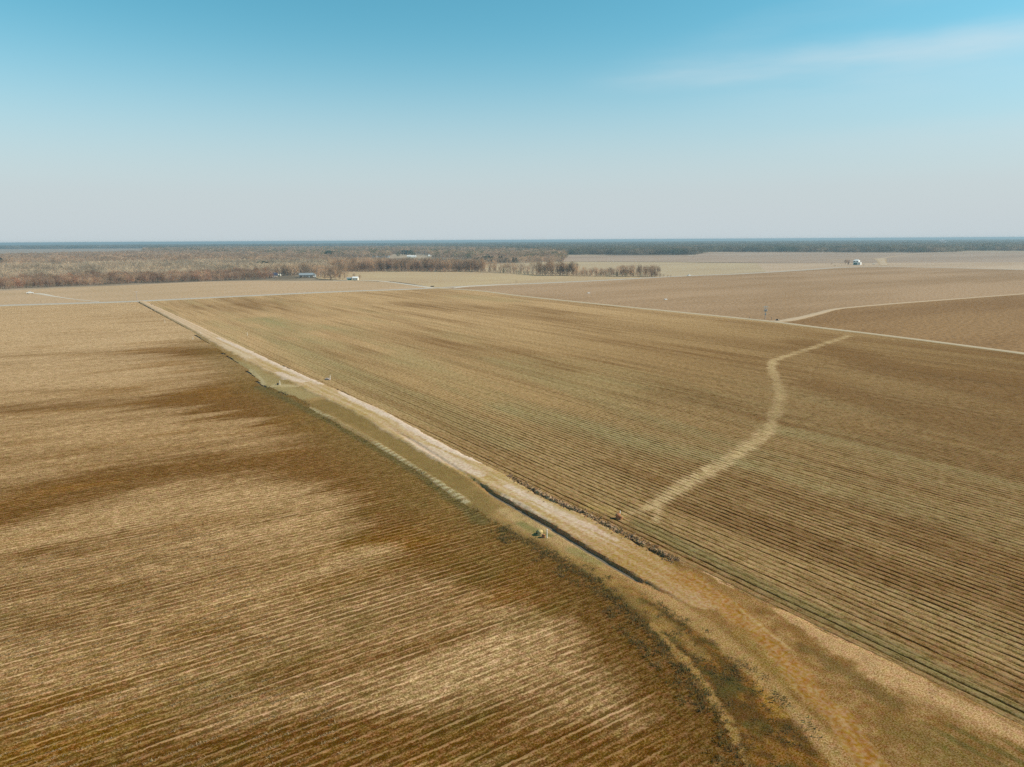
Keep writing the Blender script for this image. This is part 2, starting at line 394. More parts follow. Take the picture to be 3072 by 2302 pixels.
WEDGE = np.array([D(x, y) for x, y in ((1020, 1100), (1075, 1125), (1130, 1160), (1200, 1197), (1290, 1240), (1368, 1278), (1425, 1311), (1481, 1347), (1526, 1373), (1566, 1403), (1609, 1434), (1651, 1471), (1708, 1537), (1745, 1573), (1778, 1613), (1807, 1653), (1850, 1720))]); WEDGE = WEDGE[np.argsort(WEDGE[:, 1])]
def weed_edge(v): return np.interp(v, WEDGE[:, 1], WEDGE[:, 0])
def corridor(u, v):
    """verge, road and ditches between the two fields: albedo, height, class (0 verge, 1 road, 2 ditch)"""
    le, re = left_edge(v), right_edge(v)
    fr = np.clip((u - le) / (re - le), -.2, 1.2)
    n = fbm(u / 5, v / 9, 5); nf = fbm(u / 1.2, v / 1.6, 6)
    c = mix(np.ones(u.shape + (3,)) * (.215, .135, .052), (.29, .18, .075), sstep(.35, .7, n))
    near = sstep(66, 40, v)
    # far left bank: tan grass
    c = mix(c, (.30, .23, .11), stroke(u, v, ((480, 775, 26), (545, 800, 26), (600, 840, 40), (660, 855, 40)), .7, .5, 5, 2) * .8)
    c = mix(c, (.40, .31, .17), stroke(u, v, ((540, 798, 5), (566, 822, 6), (572, 838, 8), (600, 832, 18), (640, 835, 10)), .6, .6, 3, 3) * .8)
    c = mix(c, (.20, .132, .050), stroke(u, v, ((700, 868, 30), (800, 925, 34), (900, 985, 36), (990, 1050, 40), (1050, 1100, 40)), .6, .3, 5, 4) * .85)
    # washed straw line along the levee
    lev = stroke(u, v, ((640, 868, 6), (720, 905, 7), (800, 950, 8), (900, 1012, 8), (960, 1052, 9), (1010, 1085, 12)), .5, .5, 2.2, 7)
    c = mix(c, (.44, .36, .21), lev * (.25 + .6 * (np.sin(v * 3.1 + 5 * nf) > -.1)) * (.35 + .9 * sstep(.35, .6, fbm(v / 14, v * 0, 61))) * .8)
    # brown weed bank on the near left, with its sandy path
    wz = sstep(.7, -.7, u - weed_edge(v) + 2.2 * (n - .5) + 1.2 * (nf - .5)) * sstep(96, 78, v)
    c = mix(c, mix(np.ones(u.shape + (3,)) * (.115, .068, .024), (.22, .12, .04), sstep(.42, .66, nf)), wz)
    c = mix(c, (.09, .08, .028), wz * sstep(.5, .7, fbm(u / 1.6, v / 2.6, 12)) * .8)
    c = mix(c, (.38, .25, .105), stroke(u, v, ((1410, 1350, 10), (1450, 1395, 12), (1490, 1440, 14), (1530, 1490, 15), (1565, 1550, 15), (1590, 1605, 16), (1612, 1680, 18)), .4, .9, 1.6, 8) * .9)
    c = mix(c, (.40, .25, .08), stroke(u, v, ((1640, 1480, 16), (1670, 1520, 18), (1690, 1545, 22)), .6, .9, 1.5, 9) * .7)
    c = mix(c, (.34, .24, .10), stroke(u, v, ((1210, 1190, 16), (1290, 1240, 20), (1370, 1300, 22), (1440, 1350, 24), (1520, 1420, 20)), .8, .9, 2, 10) * .55)
    # pale green verge
    pg = stroke(u, v, ((1090, 1103, 18), (1150, 1138, 32), (1220, 1175, 34), (1310, 1218, 32), (1396, 1264, 32), (1453, 1310, 32), (1510, 1347, 34), (1560, 1383, 32), (1609, 1427, 28), (1651, 1466, 26), (1694, 1510, 26), (1736, 1552, 30), (1790, 1613, 34), (1830, 1660, 38)), .5, .35, 3, 11)
    c = mix(c, mix(np.ones(u.shape + (3,)) * (.375, .255, .12), (.42, .29, .15), sstep(.4, .7, n)), pg * .92)
    c = mix(c, (.18, .165, .06), stroke(u, v, ((1125, 1132, 14), (1160, 1150, 18), (1190, 1158, 10)), .7, .7, 2, 13) * .8)
    c = mix(c, (.22, .21, .085), stroke(u, v, ((1240, 1190, 20), (1290, 1215, 20)), .7, .7, 2, 13) * .6)
    # near grass between road arms
    gz = sstep(60, 46, v) * sstep(.45, .6, fr)
    c = mix(c, mix(np.ones(u.shape + (3,)) * (.25, .148, .06), (.34, .222, .105), sstep(.35, .65, nf)), gz * .9)
    c = mix(c, (.15, .108, .042), stroke(u, v, ((1730, 1395, 14), (1780, 1420, 26), (1850, 1470, 30), (1930, 1520, 30)), .8, .8, 2, 22) * .7)
    c = mix(c, (.205, .145, .056), stroke(u, v, ((1940, 1575, 50), (2020, 1630, 70), (2120, 1680, 80)), .9, .7, 2.5, 23) * .75)
    c = mix(c, (.12, .105, .035), stroke(u, v, ((2060, 1600, 60), (2160, 1630, 60), (2240, 1650, 60)), .8, .7, 1.6, 24) * (.3 + .7 * (np.sin(u * 3.4) > 0)) * .8)
    # road bed
    rd = stroke(u, v, ((303, 650, 7), (400, 697, 16), (484, 740, 24), (570, 785, 29), (668, 830, 32), (800, 890, 38), (893, 945, 42), (1005, 1005, 46), (1100, 1056, 44), (1222, 1120, 55), (1292, 1160, 58), (1388, 1215, 62), (1450, 1254, 60), (1520, 1296, 52)), .18, .25, 4, 25)
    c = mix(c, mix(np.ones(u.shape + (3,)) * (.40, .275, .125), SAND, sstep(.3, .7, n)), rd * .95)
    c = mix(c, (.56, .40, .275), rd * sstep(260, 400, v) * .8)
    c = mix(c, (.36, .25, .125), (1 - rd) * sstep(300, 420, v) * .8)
    for off in (-.62, -.36, .02, .3, .55):                                   # wheel tracks
        w = (re - le)
        cen = np.interp(v, [40, 60, 75, 100, 150, 250, 480], [6.5, 5.6, 4.6, 4.5, 4.6, 4.4, 4.2])
        d = np.abs(u - (re - cen + off * 3.6 + .5 * (fbm(v / 25, v * 0, 31) - .5)))
        c = mix(c, (.50, .365, .225) if off in (-.36, .3) else (.35, .235, .10), rd * (1 - sstep(.15, .5, d)) * .5 * sstep(48, 62, v))
    for pix, col, k, sd in ((((470, 731, 5), (560, 770, 10), (640, 806, 15), (695, 830, 14)), GRAVEL, .9, 26), (((735, 848, 7), (770, 868, 12), (850, 905, 13), (940, 955, 17), (1000, 985, 18), (1040, 999, 12)), GRAVEL, .9, 27),
                            (((600, 806, 8), (625, 818, 16), (655, 826, 12)), GRAVEL, .8, 28), (((880, 950, 8), (935, 978, 24), (1000, 1012, 22), (1040, 1030, 10)), GRAVEL, .65, 29),
                            (((480, 745, 8), (540, 775, 12)), (.52, .40, .27), .6, 30),
                            (((1095, 1052, 8), (1180, 1095, 13), (1250, 1130, 14), (1330, 1168, 9)), GRAVEL, .75, 31), (((1150, 1090, 5), (1250, 1142, 6), (1350, 1188, 4)), GRAVEL, .5, 32),
                            (((1525, 1234, 12), (1575, 1257, 22), (1625, 1279, 10)), (.56, .41, .255), .9, 33), (((1085, 1072, 8), (1130, 1094, 8), (1190, 1130, 5)), (.52, .40, .28), .7, 34),
                            (((1680, 1318, 12), (1708, 1333, 26), (1778, 1369, 38), (1850, 1413, 50), (1920, 1455, 58), (2000, 1492, 54), (2079, 1528, 48), (2150, 1562, 42), (2240, 1605, 38)), (.50, .345, .19), .92, 35),
                            (((1970, 1500, 14), (2040, 1535, 20), (2130, 1582, 20)), (.40, .27, .14), .5, 36)):
        c = mix(c, col, stroke(u, v, pix, .35, .5, 2.5, sd) * k)
    op = stroke(u, v, ((1480, 1246, 40), (1560, 1302, 34), (1640, 1365, 34), (1690, 1420, 36), (1728, 1471, 38), (1770, 1516, 38), (1812, 1548, 40), (1852, 1613, 42), (1892, 1660, 42)), .7, .45, 3, 37)
    c = mix(c, mix(np.ones(u.shape + (3,)) * (.37, .215, .088), (.42, .27, .13), sstep(.25, .75, nf)), op * .9)
    kl_op = op
    OC = np.array([D(x, y) for x, y in ((1440, 1236), (1480, 1252), (1560, 1304), (1640, 1366), (1690, 1420), (1728, 1471), (1770, 1516), (1812, 1548), (1852, 1613), (1892, 1660), (1940, 1730))]); OC = OC[np.argsort(OC[:, 1])]
    so_ = u - np.interp(v, OC[:, 1], OC[:, 0]) + .3 * (fbm(v / 6, v * 0, 33) - .5)
    for o_, k_, col_ in ((-.75, .6, (.27, .15, .055)), (.75, .6, (.27, .15, .055)), (-1.5, .4, (.44, .30, .15)), (1.5, .4, (.44, .30, .15))):
        c = mix(c, col_, (1 - sstep(.12, .42, np.abs(so_ - o_))) * op * k_ * sstep(.3, .6, fbm(u / 1.4, v / 3, 34)))
    c = mix(c, (.31, .215, .08), stroke(u, v, ((1600, 1370, 20), (1660, 1430, 26), (1700, 1480, 20)), .8, .7, 2.5, 38) * .6)
    c = mix(c, (.47, .35, .18), stroke(u, v, ((1600, 1318, 4), (1660, 1366, 5), (1710, 1405, 4)), .6, .3, 2, 39) * .6)
    rut = stroke(u, v, ((1990, 1456, 5), (2060, 1495, 7), (2150, 1545, 7), (2230, 1590, 7)), .6, .5, 1.5, 40)
    c = mix(c, (.24, .15, .07), rut * .6)
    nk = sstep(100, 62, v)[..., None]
    c = c * (1 - nk * np.array((.17, .27, .36)))  # near ground darkened and warmed, lens vignette put into its colour
    # relief
    z = .02 + .10 * (nf - .5) * sstep(.9, .2, rd) + .22 * rd * sstep(66, 90, v) + .05 * (fbm(u / .45, v / .45, 16, 2) - .5)
    z = z + .10 * lev
    dz, kl = np.zeros(u.shape), np.zeros(u.shape, int)
    kl[(rd > .5) | (kl_op > .5)] = 1
    DL = np.array([D(x, y) for x, y in ((820, 912), (900, 958), (985, 1012), (1040, 1047), (1060, 1061), (1115, 1094), (1200, 1142), (1300, 1203), (1380, 1250), (1440, 1282), (1500, 1318))]); DL = DL[np.argsort(DL[:, 1])]
    DE = np.array([D(x, y) for x, y in ((1095, 1028), (1180, 1078), (1250, 1107), (1330, 1147), (1400, 1184), (1460, 1216))]); DE = DE[np.argsort(DE[:, 1])]
    s = u - np.interp(v, DL[:, 1], DL[:, 0]) - .35 * (fbm(v / 2.1, v * 0, 50) - .5)
    vlo, vhi = DL[0, 1], DL[-1, 1]; vfull = D(1080, 1073)[1]
    dep = (.68 * sstep(vlo - 1, vlo + 20, v) * sstep(vfull + 14, vfull - 6, v) + .16 * sstep(vhi, vhi - 15, v) * sstep(vlo, vlo + 14, v))
    prof = np.where(s > 0, 1 - sstep(.02, .36, s), 1 - sstep(.12, 1.2, -s))
    dz = dz - dep * prof
    kl[(dep * prof > .30)] = 2
    soilm = np.clip(dep * np.where(s > 0, 1 - sstep(.3, .7, s), 1 - sstep(.3, 1.1, -s)), 0, 1)
    c = mix(c, (.30, .15, .07), np.clip(soilm * 1.2, 0, .9))
    s2 = u - np.interp(v, DE[:, 1], DE[:, 0]) - .8 * (fbm(v / 1.6, v * 0, 52) - .5)
    d2 = .55 * sstep(DE[0, 1], DE[0, 1] + 5, v) * sstep(DE[-1, 1], DE[-1, 1] - 8, v) * sstep(.25, .6, fbm(v / 1.1, v * 0, 53))
    p2 = np.where(s2 > 0, 1 - sstep(.02, .35, s2), 1 - sstep(.1, .6, -s2))
    dz = dz - d2 * p2
    c = mix(c, (.20, .115, .06), np.clip(d2 * p2 * 2, 0, .85))
    rim = sstep(.15, .5, s2) * sstep(2.6, .8, s2) * sstep(DE[0, 1] - 6, DE[0, 1] + 8, v) * sstep(DE[-1, 1], DE[-1, 1] - 12, v)
    z = z + rim * (.22 * fbm(u / .7, v / .9, 55, 3))
    c = mix(c, mix(np.ones(u.shape + (3,)) * (.46, .33, .215), (.22, .13, .065), sstep(.5, .68, fbm(u / .6, v / .8, 56))), rim * .75)
    z = z + dz
    return c, z, kl

def grid(u0, u1, v0, v1, nu, nv):
    u = np.linspace(u0, u1, nu); v = np.linspace(v0, v1, nv)
    Ug, Vg = np.meshgrid(u, v)                      # rows of v
    idx = np.arange(nu * nv).reshape(nv, nu)
    f = np.stack((idx[:-1, :-1], idx[:-1, 1:], idx[1:, 1:], idx[1:, :-1]), -1).reshape(-1, 4)
    return Ug.ravel(), Vg.ravel(), f

def compact(verts, faces, attrs):
    used = np.unique(faces); remap = np.full(len(verts), -1); remap[used] = np.arange(len(used))
    return verts[used], remap[faces], {k: a[used] for k, a in attrs.items()}

def uv_object(name, u, v, z, faces, mat, attrs, label):
    verts = np.stack((u, v, z), 1)
    verts, faces, attrs = compact(verts, faces, attrs)
    o = link(name, make_mesh(name, verts, faces, [mat], attrs, True), None, ROT)
    return tag(o, label, None, None, 'structure')

stub_mat = soil_mat('stubble soil', 'y', SP_L, 1.0, .9, fine=5.5, dark=.38, light=1.62)
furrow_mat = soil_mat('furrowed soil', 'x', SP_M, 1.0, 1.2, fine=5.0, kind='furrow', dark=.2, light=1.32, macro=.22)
verge_mat = soil_mat('verge earth', None, fine=6.0, fleck=.75, dark=.45, light=1.5, macro=.3)
road_mat = soil_mat('road earth', None, fine=2.2, fleck=.32, dark=.55, light=1.4, macro=.14)

PAVED = [(-500, 939), (-200, 925), (0, 917), (200, 911), (400, 904.5), (700, 890), (1000, 876), (1200, 869), (1330, 863), (1460, 856), (1600, 851), (1800, 842), (1900, 836.5), (2000, 831), (2080, 827.5), (2200, 823), (2300, 817.5), (2420, 810), (2520, 803.5), (2640, 801), (2800, 803), (3072, 810), (3400, 818)]
PUV = np.array([GUV(x, y) for x, y in PAVED[:10]])
def paved_v(u): return np.interp(u, PUV[:, 0], PUV[:, 1])
# --- stubble field, left of the road: near part with ridged rows, far part smoother
VL1 = 210.0
def build_left(u0, u1, v0, v1, du, dv, amp, label, cut=True):
    u, v, f = grid(u0, u1, v0, v1, int((u1 - u0) / du) + 1, int((v1 - v0) / dv) + 1)
    c, ra, dk = left_field(u, v)
    wv = .12 * (fbm(u / 6, v / 6, 90) - .5)
    z = amp * sstep(VL1, VL1 - 70, v) * (.5 + .5 * np.cos((v + wv) * 2 * math.pi / SP_L)) ** 1.5 * (.15 + .85 * ra) * (.2 + 1.6 * fbm(u / 1.1, v / 2, 91, 2)) + (.10 * (fbm(u / .5, v / .4, 92, 2) - .5) if amp > .05 else 0)
    z = z - .10
    keep = (v < paved_v(u) + 1) & (u < left_edge(v) + 1.2 + .9 * (fbm(v / 3, v * 0, 93) - .5))
    f = f[keep[f].all(1)]
    return uv_object('field', u, v, z, f, stub_mat, dict(tint=c, rowamp=ra), label)
build_left(-230, float(LE[:, 0].max()) + 3, 20, VL1, .55, .212, .085, 'tan and brown stubble field with straw rows left of the dirt road, near part')
build_left(-760, U0, VL1, VP + 90, 2.0, 1.2, .0, 'pale tan stubble field left of the dirt road, far part up to the paved road')

# --- furrowed field between the two farm roads
FR_PIX = [(1330, 866), (1440, 873), (1560, 888), (1800, 913), (2100, 943), (2260, 959), (2350, 969), (2450, 982), (2600, 1000), (2800, 1025), (3072, 1061), (3500, 1120), (4200, 1220)]
FRP = np.array([G(x, y) for x, y in FR_PIX]); FRUV = np.array([UV(p) for p in FRP]); 
_o = np.argsort(FRUV[:, 1])
def far_road_u(v): return np.interp(v, FRUV[_o, 1], FRUV[_o, 0])
def build_mid(u0, u1, v0, v1, du, dv, amp, label):
    u, v, f = grid(u0, u1, v0, v1, int((u1 - u0) / du) + 1, int((v1 - v0) / dv) + 1)
    c, ra, tr = mid_field(u, v)
    ph = np.cos(u * 2 * math.pi / SP_M)
    z = -.06 - amp * sstep(VM1, VM1 - 90, v) * sstep(-.55, -.97, ph) * ra * (.7 + .6 * fbm(u / 2, v / 3, 81, 2)) + (.07 * (fbm(u / .5, v / .9, 82, 2) - .5) if amp > .05 else 0)
    keep = (v < paved_v(u) + 1) & (u > right_edge(v) - 1.0) & (u < far_road_u(v) + 1.5)
    f = f[keep[f].all(1)]
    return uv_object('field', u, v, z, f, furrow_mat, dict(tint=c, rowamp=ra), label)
VM1 = 200.0
UM = U0 + 175
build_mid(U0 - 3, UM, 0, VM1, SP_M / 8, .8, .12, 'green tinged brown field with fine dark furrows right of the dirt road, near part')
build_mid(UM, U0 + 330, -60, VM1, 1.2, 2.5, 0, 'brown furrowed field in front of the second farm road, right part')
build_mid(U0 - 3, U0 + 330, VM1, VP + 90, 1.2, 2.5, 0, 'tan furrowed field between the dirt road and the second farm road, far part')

# --- the corridor, cut into verge, road and ditch
def build_corridor(v0, v1, du, dv, rough):
    umin = float(left_edge(np.linspace(v0, v1, 50)).min()) - 1.5
    u, v, f = grid(umin, U0 + 4.5, v0, v1, int((U0 + 4.5 - umin) / du) + 1, int((v1 - v0) / dv) + 1)
    c, z, kl = corridor(u, v)
    jl = .9 * (fbm(v / 4, v * 0, 71) - .5)
    jr = .8 * (fbm(v / 3, v * 0, 73) - .5)
    keep = (u > left_edge(v) + jl) & (u < right_edge(v) + jr)
    z = z - .20 * (sstep(2.0, .0, u - left_edge(v) - jl)) - .20 * sstep(1.4, 0, right_edge(v) + jr - u)
    f = f[keep[f].all(1)]
    k = np.sort(kl[f], 1)[:, 2]
    return u, v, z, c, f, k
near = build_corridor(14, 150, .26, .26, 1); far = build_corridor(150, float(paved_v(np.array([U0]))[0]) - 2.5, .5, .9, 0)
def merge(a, b):
    n = len(a[0])
    return [np.concatenate((a[i], b[i])) for i in range(4)] + [np.concatenate((a[4], b[4] + n)), np.concatenate((a[5], b[5]))]
u, v, z, c, f, k = merge(near, far)
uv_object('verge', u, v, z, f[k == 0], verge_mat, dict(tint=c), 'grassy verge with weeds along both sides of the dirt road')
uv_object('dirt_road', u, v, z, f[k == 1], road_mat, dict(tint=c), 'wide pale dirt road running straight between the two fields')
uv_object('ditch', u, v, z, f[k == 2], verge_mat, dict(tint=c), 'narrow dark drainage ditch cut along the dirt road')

# ------------------------------------------------------------------ far ground
from mathutils.geometry import tessellate_polygon
def sheet(name, pix, z, mat, label):
    p = np.array([GUV(x, y) for x, y in pix])
    tri = tessellate_polygon([[Vector((a, b, 0)) for a, b in p]])
    tri = np.array([t for t in tri])
    a = p[tri[:, 1]] - p[tri[:, 0]]; b = p[tri[:, 2]] - p[tri[:, 0]]
    fl = (a[:, 0] * b[:, 1] - a[:, 1] * b[:, 0]) < 0
    tri[fl] = tri[fl][:, ::-1]
    v = np.concatenate((p, np.full((len(p), 1), z)), 1)
    o = link(name, make_mesh(name, v, tri, [mat]), None, ROT)
    return tag(o, label, None, None, 'structure')

def disc(r0):
    n = 96; rings = [0, 200, 600, 1500, 4000, 9000, 18000, r0]
    v = [(0, 600, 0)]; f3 = []; f4 = []
    for r in rings[1:]:
        v += [(r * math.cos(2 * math.pi * i / n), 600 + r * math.sin(2 * math.pi * i / n), 0) for i in range(n)]
    f3 = [(0, 1 + i, 1 + (i + 1) % n) for i in range(n)]
    for k in range(len(rings) - 2):
        a = 1 + k * n; b = a + n
        f4 += [(a + i, b + i, b + (i + 1) % n, a + (i + 1) % n) for i in range(n)]
    return np.array(v, float), [np.array(f3), np.array(f4)]
t = NT('far land'); o_ = t.obj()
n1, _ = t.noise(t.scaled(o_, (1, 1.6, 1)), .0011, 3, .55); n2, _ = t.noise(o_, .03, 4, .65)
colf = t.mixc(t.ramp(n1, .44, .52), (.16, .125, .085), (.36, .27, .18))
dist = t.n('ShaderNodeVectorMath', operation='LENGTH'); t.set(dist.inputs[0], o_)
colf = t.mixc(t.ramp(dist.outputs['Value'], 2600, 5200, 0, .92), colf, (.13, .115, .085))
vv = t.math('MULTIPLY_ADD', n2, .8, .6)
t.diffuse(t.mixc(1.0, colf, t.n('ShaderNodeCombineColor', i_0=vv, i_1=vv, i_2=vv).outputs[0], 'MULTIPLY'))
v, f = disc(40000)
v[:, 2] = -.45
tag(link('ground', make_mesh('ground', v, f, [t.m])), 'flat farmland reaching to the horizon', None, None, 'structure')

sheet('field', PAVED[:9] + [(1300, 862), (1240, 855), (1180, 846), (1060, 843), (820, 843), (790, 842), (600, 846), (400, 855), (200, 863), (0, 873), (-500, 903)], 0, flat_mat('pale stubble', (.45, .305, .18), (.405, .275, .155), .02, (.35, 1, 1), .5, .25), 'pale tan strip field between the paved road and the left wood')
sheet('field', [(1080, 843), (1180, 845), (1240, 853), (1300, 863)] + PAVED[8:14] + [(1990, 830), (1960, 829), (1640, 822), (1400, 812), (1000, 812), (930, 828), (960, 838)], .01, flat_mat('yellow pasture', (.45, .33, .185), (.405, .285, .165), .02, (.35, 1, 1), .5, .22), 'straw yellow field in front of the bare tree line')
brown_mat = flat_mat('brown plough', (.37, .24, .138), (.29, .18, .095), .012, (.3, 1, 1), .5, .3)
TRK = [(2345, 964), (2370, 960), (2440, 944.5), (2500, 929), (2560, 922), (2700, 910), (2900, 895), (3072, 882), (3400, 857)]
sheet('field', FR_PIX[:7] + TRK + PAVED[8:][::-1], 0, brown_mat, 'brown field beyond the second farm road and its branch track')
sheet('field', TRK + [(3500, 1120)] + FR_PIX[6:11][::-1], 0, flat_mat('rust plough', (.275, .16, .072), (.22, .122, .052), .02, (.3, 1, 1), .5, .35), 'rust brown field below the branching light track')
sheet('field', [(1350, 812), (1350, 800), (1600, 785), (2000, 787), (2270, 790)] + PAVED[13:17][::-1] + [(1960, 831), (1640, 825)], .02, flat_mat('olive pasture', (.44, .335, .205), (.39, .29, .18), .01, (.3, 1, 1), .4, .2), 'pale olive pasture behind the end of the tree line')
sheet('field', [(1690, 768), (2080, 766), (2120, 758), (2280, 757), (2500, 758), (2700, 759), (2880, 758), (3300, 757), (3400, 788), (2700, 789), (2270, 789), (2000, 786), (1690, 785)], -.02, flat_mat('grey fallow', (.37, .27, .195), (.31, .225, .16), .006, (.25, 1, 1), .3, .2), 'grey brown fallow field in front of the far right wood')
sheet('field', [(2270, 790), (2700, 789), (3400, 785)] + PAVED[16:][::-1], .03, flat_mat('bleached stubble', (.47, .345, .235), (.40, .285, .185), .008, (.25, 1, 1), .3, .2), 'bleached stubble field around the white farmhouse')
sheet('field', [(-500, 765), (0, 761), (200, 759), (430, 752.5), (430, 746), (0, 748), (-500, 752)], 0, flat_mat('far stubble', (.33, .25, .18), (.29, .22, .165), .004, (.3, 1, 1), .2, .15), 'pinkish far field beyond the left wood')
sheet('field', [(900, 744.5), (1150, 743), (1160, 738.5), (980, 739)], 0, flat_mat('far clearing', (.50, .41, .30), (.42, .34, .25), .004, (.3, 1, 1), .2, .15), 'pale clearing in the distant woods')

def smooth_line(p, n=10):
    p = np.asarray(p, float); q = np.concatenate(([2 * p[0] - p[1]], p, [2 * p[-1] - p[-2]])); out = []
    for i in range(1, len(q) - 2):
        for k in range(n):
            t = k / n
            out.append(.5 * ((2 * q[i]) + (q[i + 1] - q[i - 1]) * t + (2 * q[i - 1] - 5 * q[i] + 4 * q[i + 1] - q[i + 2]) * t * t + (3 * q[i] - q[i - 1] - 3 * q[i + 1] + q[i + 2]) * t ** 3))
    out.append(q[-2]); return np.array(out)

def ribbon(name, pix, width, z, mat, label, jit=.12, n=14, profile=(0, 1, 1, 0), crown=.1, seed=1):
    p = smooth_line([GUV(x, y) for x, y in pix], n)
    d = np.gradient(p, axis=0); d /= np.linalg.norm(d, axis=1)[:, None]; nr = np.stack((d[:, 1], -d[:, 0]), 1)
    w = width * np.ones(len(p)) if np.isscalar(width) else np.interp(np.linspace(0, 1, len(p)), np.linspace(0, 1, len(width)), width)
    offs = np.linspace(-.5, .5, 7); V = []
    for i, o in enumerate(offs):
        k = w * (1 + jit * 2 * (fbm(p[:, 0] / 7 + i, p[:, 1] / 7, seed + (0 if i < 3 else 9)) - .5)) if i in (0, 6) else w
        q = p + nr * (o * k)[:, None]
        V.append(np.concatenate((q, np.full((len(q), 1), z + crown * (1 - (2 * o) ** 2) - (.12 if i in (0, 6) else 0))), 1))
    V = np.stack(V, 1); m, k_ = V.shape[:2]; idx = np.arange(m * k_).reshape(m, k_)
    f = np.stack((idx[:-1, :-1], idx[1:, :-1], idx[1:, 1:], idx[:-1, 1:]), -1).reshape(-1, 4)
    a = V.reshape(-1, 3); t_ = np.tile(offs, m)
    o = link(name, make_mesh(name, a, f[:, ::-1], [mat], dict(across=t_), True), None, ROT)
    return tag(o, label, None, None, 'structure')

def lane_mat(name, mid, edge, line=None, w0=.28, w1=.42):
    t = NT(name); o = t.obj(); a = t.math('ABSOLUTE', t.attr('across').outputs['Fac'])
    n, _ = t.noise(o, .25, 4, .65)
    c = t.mixc(t.ramp(t.math('ADD', a, t.math('MULTIPLY', t.math('SUBTRACT', n, .5), .12)), w0, w1), mid, edge)
    if line:
        c = t.mixc(t.math('LESS_THAN', a, .014), c, line)
    v = t.math('MULTIPLY_ADD', n, .4, .8)
    return t.diffuse(t.mixc(1.0, c, t.n('ShaderNodeCombineColor', i_0=v, i_1=v, i_2=v).outputs[0], 'MULTIPLY'))
asphalt = lane_mat('worn asphalt', (.40, .35, .30), (.44, .375, .27), None, .22, .34)
farm = lane_mat('sandy farm road', (.46, .36, .24), (.40, .30, .165), None, .3, .45)
track_m = lane_mat('packed sand track', (.47, .345, .225), (.40, .28, .16), None, .25, .45)
gravel_m = lane_mat('white gravel', (.54, .465, .375), (.46, .365, .25), None, .3, .46)
ribbon('paved_road', PAVED, 13, .05, asphalt, 'straight grey paved road with pale shoulders crossing behind the fields', .1, 10)
ribbon('farm_road', [(1322, 863.5)] + FR_PIX, (7, 7, 6, 6, 6, 6, 5.5, 5, 5, 5, 5, 5, 5), .05, farm, 'pale sandy farm road running down to the right edge', .2)
ribbon('farm_track', [(2318, 965), (2370, 960), (2440, 944.5), (2500, 929), (2560, 922), (2700, 910), (2900, 895), (3072, 882), (3400, 857)], (9, 8, 6, 5, 5, 5, 5, 5), .09, track_m, 'light sand track branching off across the brown field', .25)
ribbon('gravel_drive', [(1300, 865), (1240, 856), (1180, 848), (1130, 843), (1075, 841), (1000, 842)], (8, 7, 6, 5, 5), .08, gravel_m, 'white gravel drive leading to the houses by the wood', .25)
ribbon('gravel_drive', [(1360, 865), (1400, 860), (1460, 857), (1560, 852)], (3, 10, 10, 3), .13, gravel_m, 'patch of white gravel at the road junction', .3)
ribbon('farm_track', [(98, 881), (122, 882), (165, 890), (230, 899), (300, 906)], (5, 7, 3.5, 2, 2), .06, gravel_m, 'short pale drive to the white truck in the left field', .3)
ribbon('farm_track', [(2470, 781), (2560, 777), (2630, 776.5), (2690, 768.5), (2760, 761.5), (2850, 757.5)], 7, .1, track_m, 'far sand track passing behind the white farmhouse', .2)
ribbon('farm_track', [(2640, 776), (2646, 785), (2652, 797)], (26, 16, 14), .12, track_m, 'short sandy yard track beside the white farmhouse', .3)
ribbon('farm_track', [(2060, 767), (2095, 765.5), (2170, 765), (2260, 764)], (14, 10, 5, 4), .06, gravel_m, 'far white track before the right wood', .3)
ribbon('farm_track', [(840, 845), (900, 846), (980, 846), (1060, 842)], (4, 9, 10, 6), .06, lane_mat('yard earth', (.50, .37, .24), (.40, .31, .17)), 'sandy yard in front of the houses by the wood', .4)

